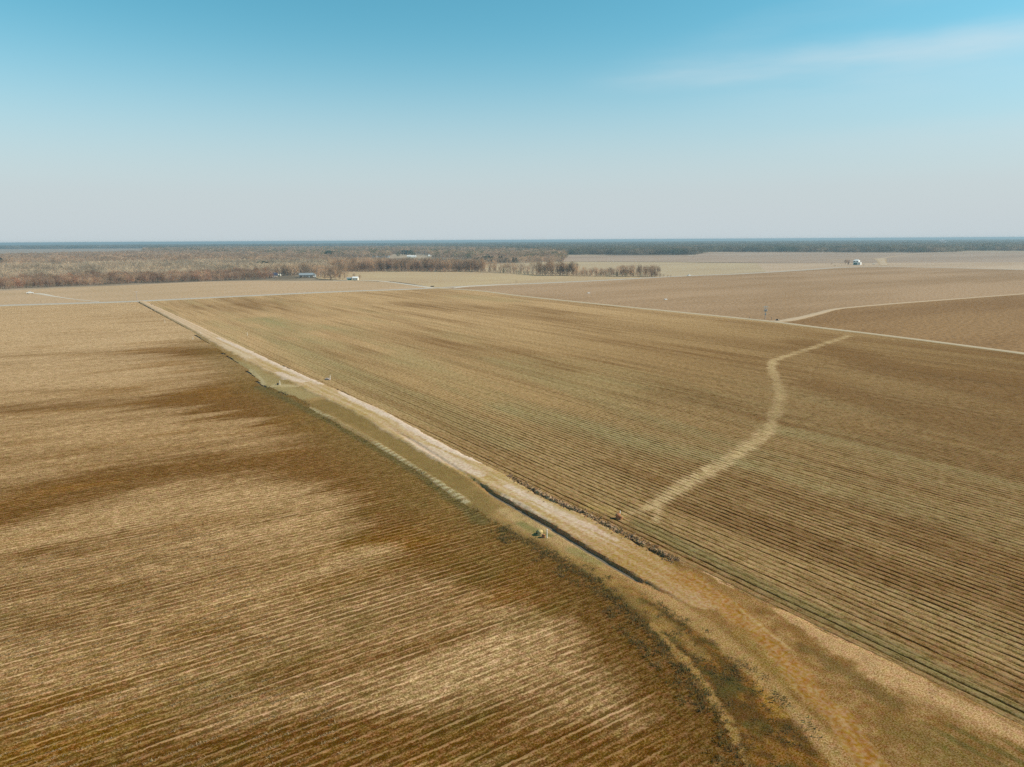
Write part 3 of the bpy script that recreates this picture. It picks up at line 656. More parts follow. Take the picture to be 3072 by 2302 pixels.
# ------------------------------------------------------------------ trees
def bare_tree(seed, h, spread, twigs, low=.22, col=.5, lean=0, limbs=6, tw=.075):
    g = np.random.default_rng(seed); tb = MB()
    tb.tube((0, 0, -.3), (0, 0, h * .42), h * .020, h * .013, 6, False)
    cz = h * (low + (1 - low) * .52); rz = h * (1 - low) * .5; rx = h * spread
    tips = []
    for i in range(limbs):
        a = 2 * math.pi * i / limbs + g.random() * .8; z0 = h * (.2 + .22 * g.random())
        k = .45 + .5 * g.random()
        q = np.array((math.cos(a) * rx * k, math.sin(a) * rx * k, h * (.55 + .38 * g.random())))
        m = np.array((q[0] * .4, q[1] * .4, z0 + (q[2] - z0) * .55))
        tb.tube((0, 0, z0), m, h * .009, h * .006, 4, False); tb.tube(m, q, h * .006, h * .002, 4, False); tips.append(q)
    tb.tube((0, 0, h * .42), (g.normal() * .3, g.normal() * .3, h * .93), h * .013, h * .002, 5, False)
    # twigs: thin tapering triangles spread in clumps through the crown
    n = twigs; clumps = np.array([g.normal(size=3) for _ in range(14)]); clumps /= np.linalg.norm(clumps, axis=1)[:, None]
    clumps = clumps * (.35 + .6 * g.random((14, 1)) ** .5)
    b = clumps[g.integers(0, 14, n)] + g.normal(size=(n, 3)) * .26
    r = np.linalg.norm(b, axis=1); b = b / np.maximum(1, r / 1.02)[:, None]
    P = b * (rx, rx, rz) + (0, 0, cz)
    d = b * (1, 1, .6) + (0, 0, .75) + g.normal(size=(n, 3)) * .45; d /= np.linalg.norm(d, axis=1)[:, None]
    L = h * (.05 + .09 * g.random(n))
    s = np.cross(d, g.normal(size=(n, 3))); s /= np.linalg.norm(s, axis=1)[:, None]
    w = tw * (h / 12) * (.6 + .8 * g.random(n))
    V = np.stack((P - s * w[:, None] - d * (L * .4)[:, None], P + s * w[:, None] - d * (L * .4)[:, None], P + d * (L * .6)[:, None]), 1).reshape(-1, 3)
    Fc = np.arange(3 * n).reshape(-1, 3)
    return tb, V, Fc

def evergreen(seed, h, rad, n, cone=True):
    g = np.random.default_rng(seed); tb = MB(); tb.tube((0, 0, -.3), (0, 0, h * .9), h * .018, h * .004, 6, False)
    z = g.random(n) ** .8
    r = rad * ((1 - z) ** .75 + .06 if cone else np.sqrt(np.clip(1 - (2 * z - .95) ** 2, .03, 1)))
    r = r * (.45 + .6 * g.random(n) ** .5) * (1 + .25 * np.sin(z * 23 + seed))
    a = g.random(n) * 2 * math.pi
    P = np.stack((np.cos(a) * r, np.sin(a) * r, h * (.08 + .92 * z)), 1)
    d = np.stack((np.cos(a), np.sin(a), .1 + .5 * z), 1) + g.normal(size=(n, 3)) * .5; d /= np.linalg.norm(d, axis=1)[:, None]
    s = np.cross(d, g.normal(size=(n, 3))); s /= np.linalg.norm(s, axis=1)[:, None]
    L = h * .055 * (.6 + g.random(n)); w = L * .45
    V = np.stack((P - s * w[:, None], P + s * w[:, None], P + d * (L * 1.5)[:, None]), 1).reshape(-1, 3)
    return tb, V, np.arange(3 * n).reshape(-1, 3)

TW = {'tan': twig_mat('tan twigs', [(.50, .335, .20), (.56, .385, .235), (.43, .28, .16), (.51, .335, .215)]),
      'pale': twig_mat('pale grey twigs', [(.58, .445, .29), (.52, .385, .245), (.60, .46, .305)]),
      'red': twig_mat('russet twigs', [(.45, .235, .13), (.37, .205, .12), (.46, .28, .165), (.45, .30, .175)]),
      'dim': twig_mat('dim brown twigs', [(.38, .235, .135), (.45, .29, .17), (.33, .205, .13)]),
      'ever': twig_mat('evergreen needles', [(.035, .07, .04), (.05, .085, .04), (.03, .06, .045)]),
      'olive': twig_mat('olive leaves', [(.12, .13, .05), (.15, .14, .06), (.10, .115, .05)]),
      'far': twig_mat('distant trees', [(.28, .21, .14), (.20, .165, .105), (.11, .12, .07), (.34, .25, .16), (.08, .10, .06), (.26, .19, .12)])}

class Proto:
    def __init__(s, kind, mat, trunk, V, Fc):
        s.trunk = trunk.mesh(kind + '_trunk', M['bark']); s.crown = make_mesh(kind + '_crown', V, Fc, [mat])
def plant(proto, name, p, scale, rz, label, cat, group, parts=True):
    r = empty(name, p, rz); r.scale = (scale[0], scale[0], scale[1])
    r['label'] = label; r['category'] = cat
    if group: r['group'] = group
    if parts:
        link('trunk', proto.trunk, r)
    link('crown', proto.crown, r)
    return r
P_tree = {k: [Proto('bare_tree', TW[k], *bare_tree(10 + i, 12, sp_, 620, lo, tw=.085)) for i, (sp_, lo) in enumerate(((.27, .08), (.23, .10), (.32, .06), (.25, .03)))] for k in ('tan', 'dim', 'red', 'pale')}
P_shrub = {k: [Proto('shrub', TW[k], *bare_tree(40 + i, 4, .5, 300, .02, limbs=7, tw=.17)) for i in range(3)] for k in ('red', 'dim', 'olive', 'tan')}
P_ever = [Proto('evergreen_tree', TW['ever'], *evergreen(70, 12, 3.0, 700)), Proto('evergreen_tree', TW['ever'], *evergreen(71, 12, 4.2, 800, False)), Proto('evergreen_tree', TW['olive'], *evergreen(72, 10, 4.0, 700, False))]

def along(pix, step, jx=2.0, jy=.8):
    out = []
    for (x0, y0), (x1, y1) in zip(pix[:-1], pix[1:]):
        n = max(1, int(abs(x1 - x0) / step))
        for i in range(n):
            t = (i + random.random() * .8) / n
            out.append((x0 + (x1 - x0) * t + random.uniform(-jx, jx), y0 + (y1 - y0) * t + random.uniform(-jy, jy)))
    return out
WF = [(-30, 869.5), (0, 868), (200, 859), (400, 851), (560, 845), (700, 841), (815, 837)]
def put(kind, protos, px, py, h, base, label, group, name='bare_tree', cat='tree', sx=1.0):
    pr = random.choice(protos); k = h / base
    return plant(pr, name, G(px, py), (k * sx * random.uniform(.9, 1.15), k), random.random() * 6.28, label, cat, group)
# front of the left wood
for x, y in along(WF, 8.5, 3, .6):
    y -= random.uniform(.5, 2.6)
    put('red', P_tree['red'] if random.random() < .7 else P_tree['tan'], x, y, random.uniform(7.0, 10.5), 12, 'bare russet tree in the front row of the left wood', 'russet trees along the front of the left wood', sx=1.25)
for x, y in along(WF, 11, 3, .3):
    if random.random() < .8:
        put('red', P_shrub[random.choice(('red', 'red', 'dim', 'olive'))], x, y, random.uniform(2.5, 4.5), 4, 'low brushy shrub at the foot of the left wood', 'shrubs at the foot of the left wood', 'shrub', 'shrub')
# tree line
TL = [(990, 815), (1200, 815), (1400, 815.5), (1460, 817)]
for x, y in along(TL, 8.5, 3, .3) + along(TL, 11, 3, .3):
    y -= random.uniform(0, 2.2)
    put('tan', P_tree[random.choice(('tan', 'dim', 'dim'))], x, y, random.uniform(16.5, 21), 12, 'tall bare tree in the dense part of the tree line', 'tall trees of the tree line')
for pix, st, h0, h1, lab, grp in (([(1465, 817), (1560, 821), (1615, 825)], 10, 13, 18, 'thin bare tree standing in the gappy part of the tree line', 'trees in the gappy part of the tree line'),
                                  ([(1612, 826), (1680, 827.5), (1735, 828)], 5.5, 15, 20, 'bare tree in the tallest clump of the tree line', 'trees of the tallest clump'),
                                  ([(1738, 828), (1790, 829), (1850, 830)], 5, 7, 12, 'small bare tree in the low stretch of the tree line', 'small trees in the low stretch'),
                                  ([(1852, 830), (1890, 830.5), (1975, 831)], 6, 12, 15.5, 'bare tree in the last clump at the right end of the tree line', 'trees of the last clump of the tree line')):
    for x, y in along(pix, st, 2, .4):
        put('tan', P_tree[random.choice(('tan', 'dim'))], x, y - random.uniform(0, 1.2), random.uniform(h0, h1), 12, lab, grp, sx=.95)
for pix, k, lab, grp in (([(990, 815.6), (1450, 816)], ('dim', 'tan', 'red'), 'low dark brush under the dense part of the tree line', 'brush under the dense tree line'),
                         ([(1450, 817), (1620, 826)], ('dim', 'dim', 'olive'), 'dark purple brush in the gappy part of the tree line', 'brush in the gappy tree line'),
                         ([(1620, 827), (1760, 829)], ('dim', 'dim', 'tan'), 'dark brush under the tallest clump of trees', 'brush under the tallest clump'),
                         ([(1760, 829.5), (1985, 831.5)], ('dim', 'olive', 'tan'), 'low brush along the right end of the tree line', 'brush along the right end')):
    for x, y in along(pix, 5.5, 2, .5):
        put('dim', P_shrub[random.choice(k)], x, y + .3, random.uniform(3.4, 6.6), 4, lab, grp, 'shrub', 'shrub', .8)
for i, (x, y) in enumerate(((1990, 831), (2003, 831), (2012, 830.7))):
    put('red', P_shrub['red'], x, y, 3.4 - .5 * i, 4, ('rusty shrub touching the last tree of the tree line', 'rusty shrub in the middle of the three ending the tree line', 'outermost rusty shrub past the right end of the tree line')[i], 'rusty shrubs at the tree line end', 'shrub', 'shrub')
# yard trees round the houses
YT = [(852, 826, 13), (862, 826, 15), (874, 826, 14), (886, 826.5, 15), (945, 828, 16), (955, 829, 15), (966, 829, 15), (978, 831, 15), (990, 832, 14), (1003, 832, 14), (1014, 833, 12), (932, 822, 16), (920, 822, 16), (906, 822, 15), (828, 824, 14), (815, 826, 13), (842, 821, 14), (1000, 824, 16), (1015, 822, 16), (1030, 820, 16), (1045, 818, 16), (835, 822, 11), (850, 822, 13), (868, 823, 12), (884, 823, 14), (950, 830, 14), (962, 833, 12), (975, 837, 12), (992, 839, 11), (1006, 838, 12), (1020, 839, 11), (1034, 835, 11), (925, 812, 12), (908, 810, 12), (940, 812, 13), (870, 808, 13)]
for x, y, h in YT:
    put('tan', P_tree['tan'], x, y, h, 12, 'bare spreading tree in the yard of the houses by the wood', 'yard trees by the houses', sx=1.5)
put('tan', P_tree['dim'], 1063, 836, 7, 12, 'small bare tree right behind the white cottage', None)
put('tan', P_tree['dim'], 1079, 838, 5.5, 12, 'small bare tree just right of the white cottage', None)
put('tan', P_tree['dim'], 2545, 795, 9, 12, 'bare leafless tree left of the white farmhouse with the green door', None, sx=1.5)
put('tan', P_tree['dim'], 2537, 791, 8, 12, 'paler bare tree behind the tree beside the white farmhouse', None, sx=1.5)
put('x', P_shrub['dim'], 2494, 794, 3.5, 4, 'round dark bush far left of the white farmhouse', None, 'shrub', 'shrub')
put('x', P_shrub['olive'], 2591, 797, 3, 4, 'dark bush just right of the white farmhouse', None, 'shrub', 'shrub')
put('x', P_shrub['olive'], 1028, 841, 2.2, 4, 'small dark bush left of the green shed', None, 'shrub', 'shrub')
for i, (x, y, h, k) in enumerate([(2505, 798, 1.6, 1.0)]):
    put('x', P_shrub['olive'], x, y, h, 4, 'low green hedge plant in front of the round dark bush', None, 'shrub', 'shrub', 3)
EV = [(988, 776, 20, 1), (779, 806, 11, 1), (792, 806, 12, 1), (803, 807, 11, 1), (850, 806, 9, 2), (1425, 788, 9, 2), (1437, 787, 10, 2), (1450, 787.5, 12, 1), (1459, 787.5, 13, 1), (1468, 787.5, 13, 0), (1477, 788, 12, 1), (1498, 788, 12, 0), (1505, 789, 13, 0), (1517, 789, 10, 0), (1524, 789, 9, 1), (1540, 790, 11, 0), (1548, 790, 10, 0), (1575, 776, 10, 2), (4, 800, 16, 0), (1306, 760, 12, 1), (1212, 766, 16, 1), (1222, 766, 15, 1), (1232, 765, 14, 1), (1195, 770, 12, 2), (1240, 769, 12, 2), (1160, 750, 16, 1), (1150, 751, 14, 1), (500, 800, 10, 2), (470, 800, 9, 2), (520, 799, 10, 2), (545, 797, 9, 2)]
for x, y, h, k in EV:
    if k == 2: lab, grp = 'olive green leafy tree among the bare woods', 'olive trees among the bare woods'
    elif 1420 < x < 1560: lab, grp = 'dark evergreen in the row behind the gappy tree line', 'dark evergreens behind the gappy tree line'
    elif 770 < x < 810: lab, grp = 'dark evergreen above the dark roofed house', 'dark evergreens above the dark roofed house'
    elif 980 < x < 1000: lab, grp = 'lone dark round evergreen rising above the middle wood', None
    elif x < 50: lab, grp = 'dark evergreen at the left edge of the photo', None
    else: lab, grp = 'dark evergreen in the distant wood near the long white barn', 'dark evergreens near the long white barn'
    pr = P_ever[k]; b = 10 if k == 2 else 12
    plant(pr, 'evergreen_tree', G(x, y), (h / b * (1.5 if h > 15 else 1.2), h / b), random.random() * 6, lab, 'tree', grp)

# woods as masses
def pts_in(pix, step):
    p = np.array([G(x, y) for x, y in pix]); lo, hi = p.min(0), p.max(0)
    xs = np.arange(lo[0], hi[0], step); ys = np.arange(lo[1], hi[1], step)
    g = np.stack(np.meshgrid(xs, ys), -1).reshape(-1, 2) + rng.uniform(-.5, .5, (len(xs) * len(ys), 2)) * step
    ins = np.zeros(len(g), bool); j = len(p) - 1
    for i in range(len(p)):
        a, b = p[i], p[j]
        cnd = ((a[1] > g[:, 1]) != (b[1] > g[:, 1])) & (g[:, 0] < (b[0] - a[0]) * (g[:, 1] - a[1]) / (b[1] - a[1] + 1e-9) + a[0])
        ins ^= cnd; j = i
    g = g[ins]
    # keep what the camera, or a camera a few steps aside, can see
    return g[np.abs(g[:, 0]) < g[:, 1] * .80 + 60]

STOCK = bpy.data.collections.new('tree stock')
def stock(name, protos, both=True):
    c = bpy.data.collections.new(name)
    for i, pr in enumerate(protos):
        a = pr.trunk; b = pr.crown
        na, nb = len(a.vertices), len(b.vertices)
        va = np.empty(na * 3, np.float32); a.vertices.foreach_get('co', va); vb = np.empty(nb * 3, np.float32); b.vertices.foreach_get('co', vb)
        f3 = [[v for v in p.vertices] for p in a.polygons if len(p.vertices) == 3]; f4 = [[v for v in p.vertices] for p in a.polygons if len(p.vertices) == 4]
        fb = np.arange(nb).reshape(-1, 3) + na
        fs = ([np.array(f4)] if f4 else []) + [np.concatenate((np.array(f3), fb)) if f3 else fb]
        mi = [0] * len(f4) + [0] * len(f3) + [1] * len(fb)
        me = make_mesh(name, np.concatenate((va, vb)).reshape(-1, 3), fs, [a.materials[0], b.materials[0]], matidx=mi)
        c.objects.link(bpy.data.objects.new('%s_%02d' % (name, i), me))
    return c

def scatter(name, P, smin, smax, coll, label, sxy=1.0, z=-.3):
    if len(P) > 500: P = P[rng.random(len(P)) < .35 + 1.3 * sstep(.3, .5, fbm(P[:, 0] / 26, P[:, 1] / 26, 88))]
    n = len(P); s = smin + (smax - smin) * (.55 * rng.random(n) + .45 * sstep(.3, .7, fbm(P[:, 0] / 45, P[:, 1] / 45, 89)))
    me = make_mesh(name, np.concatenate((P, np.full((n, 1), z)), 1), np.empty((0, 3), np.int32), None) if False else bpy.data.meshes.new(name)
    me.vertices.add(n); me.vertices.foreach_set('co', np.concatenate((P, np.full((n, 1), z)), 1).astype(np.float32).ravel())
    for k, a in (('sz', s), ('sw', s * sxy * rng.uniform(.85, 1.2, n)), ('rz', rng.uniform(0, 6.28, n))):
        at = me.attributes.new(k, 'FLOAT', 'POINT'); at.data.foreach_set('value', a.astype(np.float32))
    ng = bpy.data.node_groups.new(name + '_scatter', 'GeometryNodeTree')
    ng.interface.new_socket('Geometry', in_out='INPUT', socket_type='NodeSocketGeometry'); ng.interface.new_socket('Geometry', in_out='OUTPUT', socket_type='NodeSocketGeometry')
    N = ng.nodes.new; L = ng.links.new
    gi, go = N('NodeGroupInput'), N('NodeGroupOutput')
    ci = N('GeometryNodeCollectionInfo'); ci.inputs['Collection'].default_value = coll; ci.inputs['Separate Children'].default_value = True; ci.inputs['Reset Children'].default_value = True
    io = N('GeometryNodeInstanceOnPoints'); io.inputs['Pick Instance'].default_value = True
    def at(nm):
        a = N('GeometryNodeInputNamedAttribute'); a.data_type = 'FLOAT'; a.inputs['Name'].default_value = nm; return a.outputs[0]
    cs = N('ShaderNodeCombineXYZ'); L(at('sw'), cs.inputs[0]); L(at('sw'), cs.inputs[1]); L(at('sz'), cs.inputs[2])
    cz = N('ShaderNodeCombineXYZ'); L(at('rz'), cz.inputs[2])
    ri = N('FunctionNodeRandomValue'); ri.data_type = 'INT'
    for so in ri.inputs:
        if so.type == 'INT' and so.name == 'Min': so.default_value = 0
        if so.type == 'INT' and so.name == 'Max': so.default_value = 50
    L(gi.outputs[0], io.inputs['Points']); L(ci.outputs[0], io.inputs['Instance']); L(cs.outputs[0], io.inputs['Scale']); L(cz.outputs[0], io.inputs['Rotation'])
    L([o for o in ri.outputs if o.type == 'INT'][0], io.inputs['Instance Index'])
    L(io.outputs[0], go.inputs[0])
    o = link(name, me); md = o.modifiers.new('scatter', 'NODES'); md.node_group = ng
    return tag(o, label, None, None, 'stuff')

def light(k, n, i):  # leaner trees for the masses
    return Proto('wood', TW[k], *bare_tree(90 + i, 12, (.27, .24, .3)[i % 3], n, (.08, .04, .1)[i % 3], limbs=4, tw=.10))
S_red = stock('russet_stock', [light('red', 300, i) for i in range(3)] + [light('tan', 200, 3)])
S_pale = stock('pale_stock', [light('pale', 200, i) for i in range(3)] + [light('tan', 200, 4)])
S_tan = stock('tan_stock', [light('tan', 280, i) for i in range(3)] + [light('dim', 180, 5), light('red', 180, 6), light('pale', 180, 7)])
S_mix = stock('mixed_stock', [light('tan', 260, i) for i in range(3)] + [light('dim', 160, 5), light('dim', 160, 6), light('tan', 260, 8), light('red', 160, 9), Proto('wood', TW['olive'], *evergreen(95, 12, 4, 160, False))])
scatter('woodland', pts_in([(-300, 882), (0, 866), (200, 857), (400, 849), (600, 842), (815, 834), (812, 826), (600, 831), (400, 838), (200, 845), (0, 855), (-300, 870)], 6.0), .6, 1.05, S_red, 'russet band of bare trees just inside the left wood', 1.25)
scatter('woodland', pts_in([(-300, 870), (0, 855), (200, 845), (400, 838), (600, 831), (815, 830), (830, 825), (940, 823), (990, 818), (1040, 814), (1000, 795), (600, 797), (300, 800), (0, 812), (-300, 825)], 6.5), .7, 1.3, S_pale, 'pale grey bare trees in the middle of the left wood', 1.1)
scatter('woodland', pts_in([(-300, 825), (0, 812), (300, 800), (600, 797), (1000, 795), (1000, 814), (1440, 814), (1420, 802), (1000, 786), (1000, 776), (700, 766), (440, 762), (200, 767), (0, 774), (-300, 782)], 7.5), .75, 1.4, S_tan, 'tan and brown bare woods behind the pale trees', 1.1)
scatter('woodland', pts_in([(430, 762), (700, 765), (960, 776), (1100, 777), (1160, 776), (1180, 763), (1280, 763), (1300, 775), (1420, 777), (1690, 785), (1700, 772), (1700, 766), (1700, 752), (1400, 746), (1150, 744.5), (1000, 746), (700, 746), (430, 750)], 10), .8, 1.55, S_mix, 'brown bare woods of the middle distance', 1.3)
scatter('woodland', pts_in([(1420, 790), (1560, 791), (1690, 786), (1690, 783), (1420, 779)], 9), .8, 1.05, S_tan, 'low bare wood behind the pasture and the tree line', 1.2)

def grove(seed, n=34, size=42):
    g = np.random.default_rng(seed); Vs = []
    for i in range(n):
        c = np.array((g.uniform(-size, size) / 2, g.uniform(-size, size) / 2, 0)); h = g.uniform(10, 16); r = g.uniform(3, 5)
        k = 42; b = g.normal(size=(k, 3)); b /= np.linalg.norm(b, axis=1)[:, None]; b *= (.5 + .5 * g.random((k, 1)) ** .5)
        P = b * (r, r, h * .42) + c + (0, 0, h * .58)
        d = b + (0, 0, .6) + g.normal(size=(k, 3)) * .5; d /= np.linalg.norm(d, axis=1)[:, None]
        s = np.cross(d, g.normal(size=(k, 3))); s /= np.linalg.norm(s, axis=1)[:, None]
        Vs.append(np.stack((P - s * .5, P + s * .5, P + d * 2.6), 1).reshape(-1, 3))
    V = np.concatenate(Vs); return V, np.arange(len(V)).reshape(-1, 3)
S_far = bpy.data.collections.new('far_stock')
for i in range(4):
    V, f_ = grove(200 + i); S_far.objects.link(bpy.data.objects.new('grove_%d' % i, make_mesh('grove', V, f_, [TW['far']])))
def thin(P):
    d = np.hypot(P[:, 0], P[:, 1]); keep = rng.random(len(P)) < np.clip(3200 / d, .25, 1) ; return P[keep]
RW = [(1200, 745), (1460, 750), (1700, 764.5), (2085, 763.5), (2085, 756), (2280, 756.5), (2700, 758), (2885, 757), (2885, 753), (3072, 752.5), (3500, 751), (3500, 719), (3072, 722), (2280, 726.5), (1700, 730), (1200, 732.5)]
scatter('woodland', thin(pts_in(RW, 40)), .9, 1.25, S_far, 'blue hazed woods along the right horizon', 1.3)
scatter('woodland', thin(pts_in([(-500, 751), (0, 747), (450, 744.5), (460, 752), (700, 746), (900, 745), (900, 739.5), (1200, 738.5), (1200, 733), (700, 736.2), (0, 740), (-500, 742.7)], 40)), .9, 1.25, S_far, 'blue hazed woods along the left horizon', 1.3)

# ------------------------------------------------------------------ buildings, vehicles, posts
def face(p, off=0): return math.atan2(p[1], p[0]) - math.pi / 2 + off
def win(parent, x, y, z, w, h, mat='glass', name='window', frame='white'):
    fr = MB(); t_ = .12
    fr.box((x, y, z + h / 2 + t_ / 2), (w + 2 * t_, .12, t_)).box((x, y, z - h / 2 - t_ / 2), (w + 2 * t_, .16, t_)).box((x - w / 2 - t_ / 2, y, z), (t_, .12, h)).box((x + w / 2 + t_ / 2, y, z), (t_, .12, h))
    o = fr.build(name, M[frame], parent)
    MB().box((x, y + .03, z), (w, .04, h)).build('pane' if name == 'window' else 'panel', M[mat], o)
    return o
def gable(parent, w, d, h, rise, wall, roof, over=.5, along='x'):
    wb = MB()
    wb.box((0, 0, h / 2), (w, d, h))
    if along == 'x':
        wb.prism([(-d / 2 + .02, h), (d / 2 - .02, h), (0, h + rise - .1)], -w / 2 + .02, w / 2 - .02)
    wo = wb.build('wall', M[wall], parent)
    e = over; th = .18
    k = rise / (d / 2)
    prof = [(-d / 2 - e, h - e * k), (0, h + rise), (d / 2 + e, h - e * k), (d / 2 + e, h - e * k + th), (0, h + rise + th), (-d / 2 - e, h - e * k + th)]
    rb = MB(); n = 6
    x0, x1 = -w / 2 - e, w / 2 + e
    vs = [(x0, y, z) for y, z in prof] + [(x1, y, z) for y, z in prof]
    rb.add(vs, [(0, 1, 7, 6), (1, 2, 8, 7), (2, 3, 9, 8), (3, 4, 10, 9), (4, 5, 11, 10), (5, 0, 6, 11), (0, 5, 4, 1), (1, 4, 3, 2), (6, 7, 10, 11), (7, 8, 9, 10)])
    ro = rb.build('roof', M[roof], parent)
    return wo, ro
def building(px, py, label, off=0, name='house', cat='house', group=None):
    p = G(px, py); e = empty(name, p, face(p, off)); e['label'] = label; e['category'] = cat
    if group: e['group'] = group
    return e
# dark roofed house
h = building(820, 832, 'dark house with a navy roof half hidden by the left wood', .25)
_, r_ = gable(h, 9.5, 7, 3.0, 2.6, 'brick', 'navy'); MB().box((2.5, .8, 5.6), (.7, .7, 1.6)).build('chimney', M['brick'], r_)
win(h, -2.6, -3.55, 1.6, 1.2, 1.2); win(h, 2.6, -3.55, 1.6, 1.2, 1.2); win(h, 0, -3.55, 1.05, 1.0, 2.0, 'navy', 'door')
for i, (x, y) in enumerate(((835, 829), (841, 829))):
    p = G(x, y); t_ = empty('storage_tank', p, 0); tag(t_, ('cream upright tank nearer to the dark roofed house', 'cream upright tank farther right of the dark roofed house')[i], 'tank', 'cream tanks beside the dark roofed house')
    MB().tube((0, 0, .3), (0, 0, 2.6), 1.0, 1.0, 14).build('drum', M['cream'], t_); MB().tube((0, 0, 2.6), (0, 0, 3.1), 1.02, .25, 14).build('lid', M['cream'], t_)
    MB().box((0, 0, .1), (1.6, 1.6, .5)).build('base', M['stone'], t_)
# long metal roofed house
h = building(920, 832, 'long low house with a grey metal roof in front of the wood', -.1)
gable(h, 17, 9, 2.9, 2.2, 'brick', 'metal')
for x in (-6, -2.6, 1.4): win(h, x, -4.55, 1.6, 1.4, 1.2)
win(h, 3.6, -4.55, 1.05, 1.0, 2.0, 'white', 'door')
pb = MB(); pb.box((-6, -6.2, 2.75), (5, 3.2, .16)); po = pb.build('porch_roof', M['navy'], h)
for x in (-8.2, -3.8): MB().tube((x, -7.5, 0), (x, -7.5, 2.7), .1, .1, 8).build('porch_post', M['white'], h)
w2 = MB().box((9.7, -1.5, 1.5), (4.0, 5, 3)); w2.build('side_wing', M['white'], h)
MB().add([(7.5, -4.4, 3.0), (11.9, -4.4, 3.0), (9.7, -4.4, 4.6), (7.5, 1.4, 3.0), (11.9, 1.4, 3.0), (9.7, 1.4, 4.6)], [(0, 1, 2), (4, 3, 5), (0, 2, 5, 3), (2, 1, 4, 5), (1, 0, 3, 4)]).build('wing_roof', M['metal'], h)
# green fronted shed and white cottage
h = building(1048, 841, 'open shed with a dark green front and pale roof beside the white cottage', -.05, 'shed', 'shed')
gable(h, 5.6, 4.2, 2.1, .9, 'white', 'metal', .3)
MB().box((.5, -2.16, .98), (4.2, .1, 1.9)).build('green_front', M['green'], h); win(h, -2.2, -2.16, 1.2, .6, .8)
h = building(1067, 841, 'small cream white cottage at the end of the gravel drive', -.25, 'cottage', 'cottage')
_, r_ = gable(h, 6.0, 5.0, 2.7, 1.3, 'cream', 'white', .35); win(h, -1.6, -2.55, 1.5, .9, 1.1); win(h, 1.7, -2.55, 1.5, .9, 1.1); win(h, 0, -2.55, 1.0, .9, 1.9, 'cream', 'door')
# white farmhouse on the right
h = building(2571, 795, 'tall white farmhouse with a big green door standing alone in the right fields', -.25)
wb = MB(); wb.box((-1.2, 0, 3.6), (8.2, 9, 7.2)); wb.box((4.4, .6, 2.4), (3.0, 7.5, 4.8)); wb.build('wall', M['white'], h)
rb = MB(); rb.add([(-5.8, -5, 7.0), (3.4, -5, 7.0), (3.4, 5, 7.0), (-5.8, 5, 7.0), (-3.4, 0, 9.0), (1.0, 0, 9.0), (-5.8, -5, 7.2), (3.4, -5, 7.2), (3.4, 5, 7.2), (-5.8, 5, 7.2)], [(6, 7, 5, 4), (8, 9, 4, 5), (7, 8, 5), (9, 6, 4), (0, 3, 2, 1), (0, 1, 7, 6), (1, 2, 8, 7), (2, 3, 9, 8), (3, 0, 6, 9)]); ro = rb.build('roof', M['white'], h)
MB().box((-2.6, .2, 9.2), (.8, .8, 1.4)).build('chimney', M['cream'], ro)
MB().add([(2.95, -3.6, 4.75), (6.2, -3.6, 4.4), (6.2, 4.8, 4.4), (2.95, 4.8, 4.75), (2.95, -3.6, 4.95), (6.2, -3.6, 4.6), (6.2, 4.8, 4.6), (2.95, 4.8, 4.95)], [(4, 5, 6, 7), (3, 2, 1, 0), (0, 1, 5, 4), (1, 2, 6, 5), (2, 3, 7, 6), (3, 0, 4, 7)]).build('lean_to_roof', M['cream'], h)
win(h, -3.3, -4.56, 5.6, 2.2, 1.2); win(h, 1.2, -4.56, 5.6, 2.2, 1.2); win(h, -1.6, -4.56, 1.75, 5.4, 3.3, 'green', 'door')
win(h, 4.4, -3.2, 2.3, 1.2, 1.4)
# far white buildings
h = building(1143, 774, 'long low white barn among the distant bare woods', .05, 'barn', 'barn')
gable(h, 44, 12, 2.8, 2.4, 'white', 'metal', .6)
for x in (-14, 0, 14): win(h, x, -6.06, 1.4, 3.2, 2.4, 'metal', 'door')
for i, (x, y, w) in enumerate(((1228, 773, 12), (1240, 773.5, 15), (1293, 771, 16))):
    h = building(x, y, ('small white cabin left of the pair behind the tree line', 'wider white cabin of the pair behind the tree line', 'white cabin standing alone right of the pair')[i], .1 * i, 'cabin', 'cabin', 'white cabins right of the long barn')
    gable(h, w, 8, 3.4, 2.2, 'cream', 'white', .4); win(h, -w / 4, -4.05, 1.8, 1.6, 1.3); win(h, w / 6, -4.05, 1.1, 1.1, 2.1, 'navy', 'door')

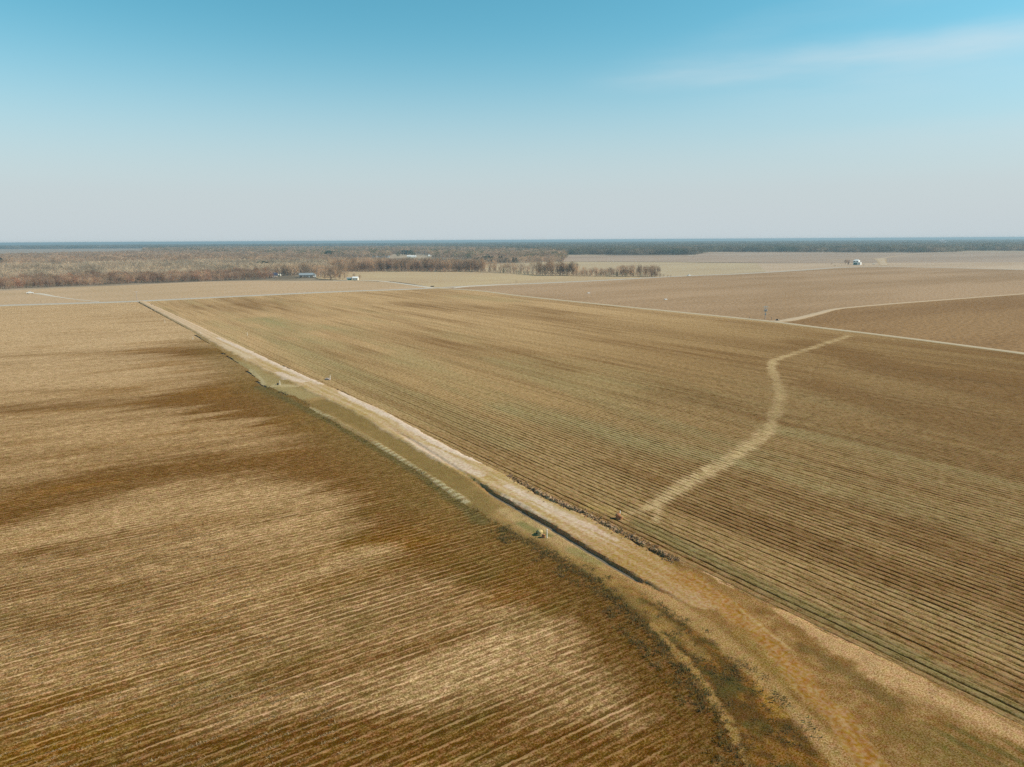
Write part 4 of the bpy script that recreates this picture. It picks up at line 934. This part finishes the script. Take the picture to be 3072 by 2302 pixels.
def truck(px, py, rz, label, cab=0):
    p = G(px, py); t_ = empty('pickup_truck', p, rz, .14); tag(t_, label, 'truck')
    side = [(-2.7, .45), (2.75, .45), (2.8, .95), (2.6, 1.05), (1.35, 1.12), (.75, 1.78), (-.75, 1.80), (-1.0, 1.12), (-2.7, 1.12)]
    b = MB(); n = len(side); vs = [(x, -.95, z) for x, z in side] + [(x, .95, z) for x, z in side]
    for i in range(n): vs[i] = (vs[i][0], -.95 if vs[i][2] < 1.3 else -.75, vs[i][2]); vs[n + i] = (vs[n + i][0], .95 if vs[n + i][2] < 1.3 else .75, vs[n + i][2])
    f = [(i, n + i, n + (i + 1) % n, (i + 1) % n) for i in range(n)]
    f += [(0, 1, 2), (0, 2, 3), (0, 3, 4), (0, 4, 7), (0, 7, 8), (4, 5, 6), (4, 6, 7)]; f += [tuple(n + k for k in q[::-1]) for q in f[n:]]
    b.add(vs, f); b.build('body', M['white'], t_)
    MB().add([(1.33, -.7, 1.15), (1.33, .7, 1.15), (.80, .62, 1.72), (.80, -.62, 1.72)], [(0, 1, 2, 3)]).add([(1.36, -.7, 1.15), (1.36, .7, 1.15), (.83, .62, 1.72), (.83, -.62, 1.72)], [(3, 2, 1, 0)]).build('windshield', M['glass'], t_)
    for s in (-1, 1):
        MB().add([(1.1, s * .93, 1.18), (-.8, s * .93, 1.18), (-.62, s * .79, 1.68), (.68, s * .79, 1.68)], [(0, 1, 2, 3) if s > 0 else (3, 2, 1, 0)]).build('side_window', M['glass'], t_)
        for x in (1.75, -1.7):
            w = MB().tube((x, s * .72, .26), (x, s * 1.0, .26), .39, .39, 14).build('wheel', M['rubber'], t_); MB().tube((x, s * .98, .26), (x, s * 1.02, .26), .2, .2, 10).build('rim', M['metal'], w)
    return t_
d = G(2120, 826) - G(2020, 830.5)
truck(2067, 828.6, math.atan2(d[1], d[0]) + math.pi, 'white pickup truck driving on the paved road past the tree line')
truck(90, 881.5, .5, 'white pickup truck parked at the left end of the short pale drive')

def pole(px, py, h, arms, label, trans=False):
    p = G(px, py); e = empty('utility_pole', p, face(p, .25)); tag(e, label, 'utility pole')
    MB().tube((0, 0, -.5), (0, 0, h), .19, .12, 10).build('pole', M['polewood'], e)
    for z in arms:
        a = MB().box((0, -.16, z), (2.5, .14, .22)).build('crossarm', M['polewood' if not trans else 'pvc'], e)
        for x in (-1.1, 0, 1.1): MB().tube((x, -.16, z + .11), (x, -.16, z + .36), .07, .04, 8).build('insulator', M['pvc'], a)
    if trans:
        for x in (-.55, .55): MB().tube((x, -.35, h - 3.1), (x, -.35, h - 1.9), .33, .33, 12).build('transformer', M['metal'], e)
        MB().box((0, -.28, h - 4.6), (.7, .4, 1.1)).build('meter_box', M['metal'], e)
    return e
pole(412, 906.5, 8.2, (7.7,), 'pale wooden utility pole at the far end of the dirt road')
pole(2295, 958.5, 7.6, (7.3, 6.45), 'utility pole with two white crossarms and grey transformers by the track junction', True)

def marker(px, py, h, label, tilt=0):
    p = G(px, py); e = empty('marker_post', p, 0); e.rotation_euler = (0, tilt, 0); tag(e, label, 'marker post', 'white irrigation marker posts')
    MB().tube((0, 0, -.2), (0, 0, h - .06), .07, .07, 10).build('pipe', M['pvc'], e); MB().tube((0, 0, h - .06), (0, 0, h), .085, .075, 10).build('cap', M['white'], e)
def valve(px, py, s, mat, label, seed, outlet=True):
    p = G(px, py); e = empty('irrigation_valve', p, seed * .7); tag(e, label, 'valve', 'irrigation valves beside the marker posts')
    MB().tube((0, 0, -.2), (0, 0, .42 * s), .34 * s, .30 * s, 14).build('riser', M[mat], e, False)
    MB().blob((0, 0, .45 * s), (.36 * s, .36 * s, .24 * s), seed, .12, 14, 8).build('dome', M[mat], e, True)
    if outlet: MB().tube((0, 0, .26 * s), (.62 * s, 0, .2 * s), .15 * s, .17 * s, 12).build('outlet', M['dark' if mat != 'rust' else 'rust'], e)
marker(1641, 1615, 1.45, 'tall white marker post beside the yellowish valve left of the ditch')
valve(1620, 1606, 1.3, 'stone', 'yellowish concrete valve left of the tall white marker post', 3)
valve(1630, 1613, .85, 'rust', 'small rusty valve between the yellowish valve and the marker post', 5, False)
marker(1859, 1553, 1.15, 'white marker post behind the rust orange valve right of the road', .05)
valve(1854, 1555, 1.25, 'rust', 'rust orange valve at the edge of the furrowed field', 8)
marker(840, 1156, 1.5, 'white marker post on the tan bank left of the far road')
valve(833.5, 1155, .9, 'dark', 'small dark valve by the marker post on the tan bank', 9, False)
marker(991, 1139, 1.5, 'white marker post by grey stones right of the far road')
for i, (x, y, s) in enumerate(((983, 1139, .9), (988, 1140, .7), (978, 1138.5, .6))):
    p = G(x, y); e = MB().blob((0, 0, .2 * s), (.7 * s, .55 * s, .42 * s), 20 + i, .4, 10, 7).build('stone', paint_mat('pinkish stone %d' % i, (.42, .33, .28), .9, 0, .2), None, False)
    e.location = (p[0], p[1], 0); tag(e, ('largest pinkish stone by the white marker post', 'middle pinkish stone next to the white marker post', 'smallest pinkish stone farthest from the marker post')[i], 'stone', 'stones by the far marker post')
marker(742, 1007, 1.6, 'white marker post alone in the furrowed field')
marker(495, 969, 1.5, 'white marker post at the pale turnout far left of the road')
marker(579, 1019, 1.2, 'lower white marker post of the two in the far stubble edge')
marker(602.5, 1003, 1.1, 'upper white marker post of the two in the far stubble edge')
for i, (x, y, hgt, lab) in enumerate(((2249, 956.5, 1.3, 'short dark wooden post left of the utility pole with transformers'), (2314, 960, 1.6, 'dark wooden post between the utility pole and the pump'), (1548, 848.5, 3.0, 'wooden post on the far side of the paved road'), (1551.5, 848.8, 2.2, 'shorter pale post next to the wooden post by the paved road'), (2536, 797, 4.5, 'thin dark post left of the white farmhouse'), (2524, 799, 3.5, 'thin post farther left of the white farmhouse'))):
    p = G(x, y); e = empty('wooden_post', p, i * .4); tag(e, lab, 'post')
    MB().tube((0, 0, -.2), (0, 0, hgt), .13, .11, 8).build('shaft', M['wood'], e); MB().tube((0, 0, hgt), (0, 0, hgt + .06), .12, .03, 8).build('top', M['wood'], e)
p = G(2332, 963); e = empty('irrigation_pump', p, face(p)); tag(e, 'dark irrigation pump engine on a skid at the track junction', 'pump')
MB().box((0, -.4, .12), (2.1, .14, .2)).box((0, .4, .12), (2.1, .14, .2)).build('skid', M['dark'], e); MB().box((-.15, 0, .6), (1.0, .7, .75)).build('engine', M['dark'], e)
MB().tube((-.2, 0, .95), (-.2, 0, 1.75), .1, .09, 10).build('exhaust', M['rust'], e); MB().tube((.55, 0, .5), (.98, 0, .5), .3, .3, 14).build('impeller_case', M['cream'], e); MB().tube((-.75, -.3, .55), (-.75, .3, .55), .28, .28, 12).build('fuel_tank', M['cream'], e)
for i, (x, y, lab) in enumerate(((1766, 880, 'white concrete pad lying in the left half of the brown field'), (1997, 899, 'white concrete pad lying in the right half of the brown field'))):
    p = G(x, y); e = empty('concrete_pad', p, .3); tag(e, lab, 'concrete pad', 'white pads in the brown field')
    MB().box((0, 0, .12), (2.2, 1.6, .5)).build('slab', M['white'], e); MB().tube((.2, 0, .37), (.2, 0, .7), .25, .25, 12).build('riser', M['pvc'], e)
p = G(2621, 794); e = empty('propane_tank', p, face(p)); tag(e, 'white horizontal propane tank right of the farmhouse', 'tank')
b = MB(); b.tube((-1.6, 0, .95), (1.6, 0, .95), .6, .6, 14, False); b.blob((-1.6, 0, .95), (.5, .6, .6), 1, 0, 14, 8); b.blob((1.6, 0, .95), (.5, .6, .6), 1, 0, 14, 8); b.build('tank', M['white'], e)
for x in (-1, 1): MB().box((x, 0, .18), (.3, .9, .5)).build('foot', M['dark'], e)
p = G(1297, 861); e = empty('culvert_pipe', p, face(p, .3)); tag(e, 'dark culvert end beside the gravel drive at the junction', 'culvert')
MB().tube((-1.6, 0, .35), (1.6, 0, .35), .55, .55, 14).build('pipe', M['dark'], e); MB().box((1.7, 0, .35), (.2, 1.5, 1.0)).build('headwall', M['stone'], e)

# ------------------------------------------------------------------ loose growth and clods near the road
def ground_z(u, v): return corridor(u, v)[1]
def tufts(name, u, v, z, h, blades, wid, mat, label, lean=.5, seed=5, spread=1.5):
    g = np.random.default_rng(seed); n = len(u)
    k = blades; U = np.repeat(u, k); V = np.repeat(v, k); Z = np.repeat(z, k); Hh = np.repeat(h, k) * g.uniform(.5, 1.15, n * k)
    r = np.repeat(h, k) * spread
    U = U + g.normal(size=n * k) * r * .55; V = V + g.normal(size=n * k) * r * .55
    a = g.uniform(0, 6.28, n * k); ln = g.uniform(.2, 1, n * k) * lean * Hh
    s = np.stack((np.cos(a + 1.57), np.sin(a + 1.57)), 1) * (wid * np.repeat(h, k) * g.uniform(.6, 1.4, n * k))[:, None]
    base = np.stack((U, V), 1)
    P = np.zeros((n * k, 3, 3)); P[:, 0, :2] = base - s; P[:, 1, :2] = base + s; P[:, 2, :2] = base + np.stack((np.cos(a), np.sin(a)), 1) * ln[:, None]
    P[:, 0, 2] = Z - .05; P[:, 1, 2] = Z - .05; P[:, 2, 2] = Z + Hh
    hue = np.repeat(np.repeat(g.random(n), k), 3)
    o = link(name, make_mesh(name, P.reshape(-1, 3), np.arange(3 * n * k).reshape(-1, 3), [mat], dict(hue=hue)), None, ROT)
    return tag(o, label, None, None, 'stuff')
def hue_mat(name, cols):
    t = NT(name); r = t.n('ShaderNodeValToRGB'); el = r.color_ramp.elements
    while len(el) < len(cols): el.new(.5)
    for i, c in enumerate(cols): el[i].position = i / (len(cols) - 1); el[i].color = (*c, 1)
    t.set(r.inputs[0], t.attr('hue').outputs['Fac']); return t.leafy(r.outputs[0], .5)
weed_m = hue_mat('weeds', [(.11, .105, .035), (.15, .125, .045), (.24, .135, .045), (.34, .22, .09), (.13, .12, .038)])
straw_m = hue_mat('straw', [(.45, .31, .155), (.52, .38, .21), (.40, .25, .11), (.48, .34, .17)])
grass_m = hue_mat('winter grass', [(.34, .22, .095), (.40, .27, .125), (.28, .18, .07), (.30, .17, .06), (.24, .18, .07)])
def rand_uv(n, u0, u1, v0, v1): return rng.uniform(u0, u1, n), rng.uniform(v0, v1, n)
# weeds of the near left bank
u, v = rand_uv(90000, -18, U0, 18, 92)
fr = (u - left_edge(v)) / (right_edge(v) - left_edge(v))
cand = (u > left_edge(v) - 2.5) & (u < weed_edge(v) + .8) & (v < 90)
m_ = sstep(.42, .62, fbm(u / 1.5, v / 2.6, 12)) 
path = stroke(u, v, ((1410, 1350, 10), (1450, 1395, 12), (1490, 1440, 14), (1530, 1490, 15), (1565, 1550, 15), (1590, 1605, 16), (1612, 1680, 18)), .4, .9, 1.6, 8)
ok = cand & (rng.random(len(u)) < m_ * (1 - .92 * path) * .62)
fringe = cand & (np.abs(u - left_edge(v) - .6) < .8) & (rng.random(len(u)) < .5)
ok |= fringe
u, v = u[ok], v[ok]; tufts('weeds', u, v, ground_z(u, v), rng.uniform(.08, .30, len(u)) * rng.uniform(.6, 1.3, len(u)), 8, .2, weed_m, 'dark green and brown weeds on the near bank beside the stubble', .6)
# weeds along the levee line farther up
u, v = rand_uv(26000, -14, U0, 72, 230)
le = left_edge(v); ok = (np.abs(u - le - .3) < .9) & (rng.random(len(u)) < .35 * sstep(.42, .6, fbm(v / 9, v * 0, 64)))
u, v = u[ok], v[ok]; tufts('weeds', u, v, ground_z(u, v), rng.uniform(.12, .42, len(u)), 8, .2, weed_m, 'line of dark weeds along the levee at the stubble edge', .6, 6)
# dry grass on the verges
u, v = rand_uv(150000, -6, U0 + 4, 22, 110)
fr = (u - left_edge(v)) / (right_edge(v) - left_edge(v)); c_, z_, k_ = corridor(u, v)
ok = (fr > .1) & (fr < .97) & (k_ == 0) & (u > weed_edge(v) - .5) & (rng.random(len(u)) < (.05 + .28 * sstep(.45, .7, fbm(u / 2.5, v / 2.5, 65))))
u, v, z_ = u[ok], v[ok], z_[ok]; tufts('dry_grass', u, v, z_, rng.uniform(.03, .13, len(u)), 3, .3, grass_m, 'short dry winter grass on the verges of the dirt road', .9, 7)
# straw stubble standing on the near rows
u, v = rand_uv(420000, -120, 20, 22, 120)
v = (np.round(v / SP_L + rng.normal(size=len(v)) * .17)) * SP_L
gap = fbm(u / 2.2, v / 1.06, 66, 3)
ok = (u < left_edge(v) - .3) & (np.abs(u * Bv[0] + v * Av[0]) < (u * Bv[1] + v * Av[1]) * .8 + 10) & (rng.random(len(u)) < sstep(.40, .66, gap) * .55)
u, v = u[ok], v[ok]; tufts('stubble', u, v, np.full(len(u), .0), rng.uniform(.03, .11, len(u)), 2, .55, straw_m, 'broken straw stubble lying along the near rows', 3.2, 8)
# clods thrown up along the rough trench right of the road
DEv = np.array([D(x, y) for x, y in ((1095, 1028), (1180, 1078), (1250, 1107), (1330, 1147), (1400, 1184), (1460, 1216))]); DEv = DEv[np.argsort(DEv[:, 1])]
n = 900; v = rng.uniform(DEv[0, 1], DEv[-1, 1], n); u = np.interp(v, DEv[:, 1], DEv[:, 0]) + rng.normal(size=n) * .55 + .35
z_ = ground_z(u, v); V = []; Fq = []; base = MB().blob((0, 0, 0), (1, 1, .8), 3, .5, 6, 4); bv = base.v[0]; bf = np.array(base.f[4])
for i in range(n):
    s = random.uniform(.05, .16) * (1.6 if random.random() < .12 else 1); a = random.random() * 6.28
    q = bv * s; q = np.stack((q[:, 0] * math.cos(a) - q[:, 1] * math.sin(a) * .8, q[:, 0] * math.sin(a) + q[:, 1] * math.cos(a), q[:, 2]), 1)
    V.append(q + (u[i], v[i], z_[i] + s * .3)); Fq.append(bf + i * len(bv))
clod_m = soil_mat('clods', None, use_tint=False, base=(.27, .17, .095), fine=2.0, fleck=.8, dark=.5, light=1.4)
tag(link('clods', make_mesh('clods', np.concatenate(V), np.concatenate(Fq), [clod_m]), None, ROT), 'dug up earth clods along the rough trench beside the field', None, None, 'stuff')
# standing water in the widest stretch of the ditch
pw = np.array([D(x, y) for x, y in ((1106, 1088), (1120, 1096), (1140, 1107), (1158, 1118))]); a = pw[:-1]
t = NT('ditch water'); wm = t.principled((.10, .11, .12), .08, 0, .5)
V = []
for q in pw: V += [(q[0] - 1.2, q[1], -.52), (q[0] + .5, q[1], -.52)]
f_ = np.array([(2 * i, 2 * i + 2, 2 * i + 3, 2 * i + 1) for i in range(len(pw) - 1)])
tag(link('water', make_mesh('water', np.array(V), f_, [wm]), None, ROT), 'shallow still water lying in the ditch', None, None, 'structure')

# ------------------------------------------------------------------ air, sun and sky
SUN_EL, SUN_AZ = R(38), R(92)          # azimuth clockwise from +Y, the way the camera looks
sd = Vector((math.sin(SUN_AZ) * math.cos(SUN_EL), math.cos(SUN_AZ) * math.cos(SUN_EL), math.sin(SUN_EL)))
sl = bpy.data.lights.new('sun', 'SUN'); sl.energy = 4.0; sl.angle = R(.5); sl.color = (1, .91, .79)
so = bpy.data.objects.new('sun', sl); COL.objects.link(so); so.rotation_euler = sd.to_track_quat('Z', 'Y').to_euler(); so.location = (0, 0, 300)

w = bpy.data.worlds.new('World'); sc.world = w; w.use_nodes = True; nt = w.node_tree; nt.nodes.clear()
out = nt.nodes.new('ShaderNodeOutputWorld'); bg = nt.nodes.new('ShaderNodeBackground'); sky = nt.nodes.new('ShaderNodeTexSky')
sky.sky_type = 'NISHITA'; sky.sun_disc = False; sky.sun_elevation = SUN_EL; sky.sun_rotation = SUN_AZ
sky.altitude = 50; sky.air_density = 1.0; sky.dust_density = .4; sky.ozone_density = 3.0
L = nt.links.new
tc = nt.nodes.new('ShaderNodeTexCoord')
def skydir(px, py):
    x = (px - CX) / F; y = -(py - CY) / F; xr = cr * x + sr * y; yr = -sr * x + cr * y
    return Vector((xr, cp + yr * sp, -sp + yr * cp)).normalized()
def wmath(op, a, b=0.0, cl=False):
    n_ = nt.nodes.new('ShaderNodeMath'); n_.operation = op; n_.use_clamp = cl
    for i_, q_ in enumerate((a, b)):
        if isinstance(q_, (int, float)): n_.inputs[i_].default_value = q_
        else: L(q_, n_.inputs[i_])
    return n_.outputs[0]
def wdot(vec):
    n_ = nt.nodes.new('ShaderNodeVectorMath'); n_.operation = 'DOT_PRODUCT'; L(tc.outputs['Generated'], n_.inputs[0]); n_.inputs[1].default_value = vec; return n_.outputs['Value']
def wramp(x, a, b):
    n_ = nt.nodes.new('ShaderNodeMapRange'); n_.interpolation_type = 'SMOOTHSTEP'; L(x, n_.inputs[0]); n_.inputs[1].default_value = a; n_.inputs[2].default_value = b; return n_.outputs[0]
def wnoise(sc_, mscale, rot=(0, 0, 0)):
    m_ = nt.nodes.new('ShaderNodeMapping'); m_.inputs['Scale'].default_value = mscale; m_.inputs['Rotation'].default_value = rot; L(tc.outputs['Generated'], m_.inputs[0])
    n_ = nt.nodes.new('ShaderNodeTexNoise'); n_.inputs['Scale'].default_value = sc_; n_.inputs['Detail'].default_value = 5; n_.inputs['Roughness'].default_value = .55; L(m_.outputs[0], n_.inputs[0]); return n_.outputs['Fac']
wob = wmath('MULTIPLY', wmath('SUBTRACT', wnoise(3.0, (1, 1, 3)), .5), .05)
fine = wnoise(2.6, (1.2, 1.2, 9), (0, R(8), 0))
cl_ = None
for a_, b_, wd, k_, e0, e1 in (((2000, 215), (3072, 110), .028, .34, .06, .24), ((2300, 270), (3200, 150), .05, .2, .15, .45), ((2500, 425), (3072, 395), .026, .34, .26, .46), ((1850, 190), (2250, 100), .03, .10, .1, .25)):
    p_, q_ = skydir(*a_), skydir(*b_)
    dd_ = wmath('ADD', wdot(p_.cross(q_).normalized()), wob)
    m_ = wmath('MULTIPLY', wmath('SUBTRACT', 1.0, wramp(wmath('ABSOLUTE', dd_), 0, wd)), wramp(wdot((1, 0, 0)), e0, e1))
    m_ = wmath('MULTIPLY', wmath('MULTIPLY', m_, wramp(fine, .25, .75)), k_)
    cl_ = m_ if cl_ is None else wmath('ADD', cl_, m_, True)
sx = nt.nodes.new('ShaderNodeSeparateXYZ')
mx = nt.nodes.new('ShaderNodeMix'); mx.data_type = 'RGBA'; mx.inputs[7].default_value = (5.6, 6.0, 6.2, 1)
hs = nt.nodes.new('ShaderNodeHueSaturation'); hs.inputs['Hue'].default_value = .458; hs.inputs['Saturation'].default_value = 1.22
L(tc.outputs['Generated'], sx.inputs[0]); L(cl_, mx.inputs[0]); L(sky.outputs[0], hs.inputs['Color']); L(hs.outputs[0], mx.inputs[6]); hz = nt.nodes.new('ShaderNodeMapRange'); hz.interpolation_type = 'SMOOTHERSTEP'; hz.inputs[1].default_value = -.02; hz.inputs[2].default_value = .30; hz.inputs[3].default_value = 1.0; hz.inputs[4].default_value = 0
mz = nt.nodes.new('ShaderNodeMix'); mz.data_type = 'RGBA'; mz.inputs[7].default_value = (4.1, 4.62, 4.85, 1)     # pale winter murk towards the horizon
L(sx.outputs[2], hz.inputs[0]); L(hz.outputs[0], mz.inputs[0]); L(mx.outputs[2], mz.inputs[6]); L(mz.outputs[2], bg.inputs[0]); L(bg.outputs[0], out.inputs[0])
bg.inputs[1].default_value = .10

t = NT('haze air'); pv = t.n('ShaderNodeVolumePrincipled'); pv.inputs['Color'].default_value = (.48, .65, .73, 1); pv.inputs['Density'].default_value = 1.4e-4; pv.inputs['Anisotropy'].default_value = .1
t.t.links.new(pv.outputs[0], t.out.inputs['Volume'])
hb = MB().box((0, 600, 22.8), (82000, 82000, 49.0)); ho = hb.build('haze', t.m); tag(ho, 'thin blue winter haze over the whole plain', None, None, 'stuff')
HAZE_TOP = 47.3
# a thread of smoke rising from the far right wood
t = NT('smoke'); pv = t.n('ShaderNodeVolumePrincipled'); pv.inputs['Color'].default_value = (.95, .95, .97, 1); pv.inputs['Density'].default_value = .02
t.t.links.new(pv.outputs[0], t.out.inputs['Volume'])
p = G(2836, 738); sm = MB()
for i, (x, z, r) in enumerate(((0, 20, 9), (-9, 27, 13), (-22, 34, 17))): sm.blob((p[0] + x, p[1], z - 5), (r, r, r * .55), i, .2, 12, 8)
so_ = sm.build('smoke', t.m, None, True); tag(so_, 'faint white smoke rising from the far right wood', None, None, 'stuff')
# ------------------------------------------------------------------ render settings
vs = sc.view_settings; vs.view_transform = 'Standard'; vs.look = 'None'; vs.exposure = .45; vs.gamma = 1; vs.use_curve_mapping = False
sc.render.engine = 'CYCLES'
sc.cycles.max_bounces = 4; sc.cycles.diffuse_bounces = 2; sc.cycles.volume_bounces = 0; sc.cycles.transparent_max_bounces = 4
sc.cycles.use_denoising = False; sc.cycles.filter_width = 1.5
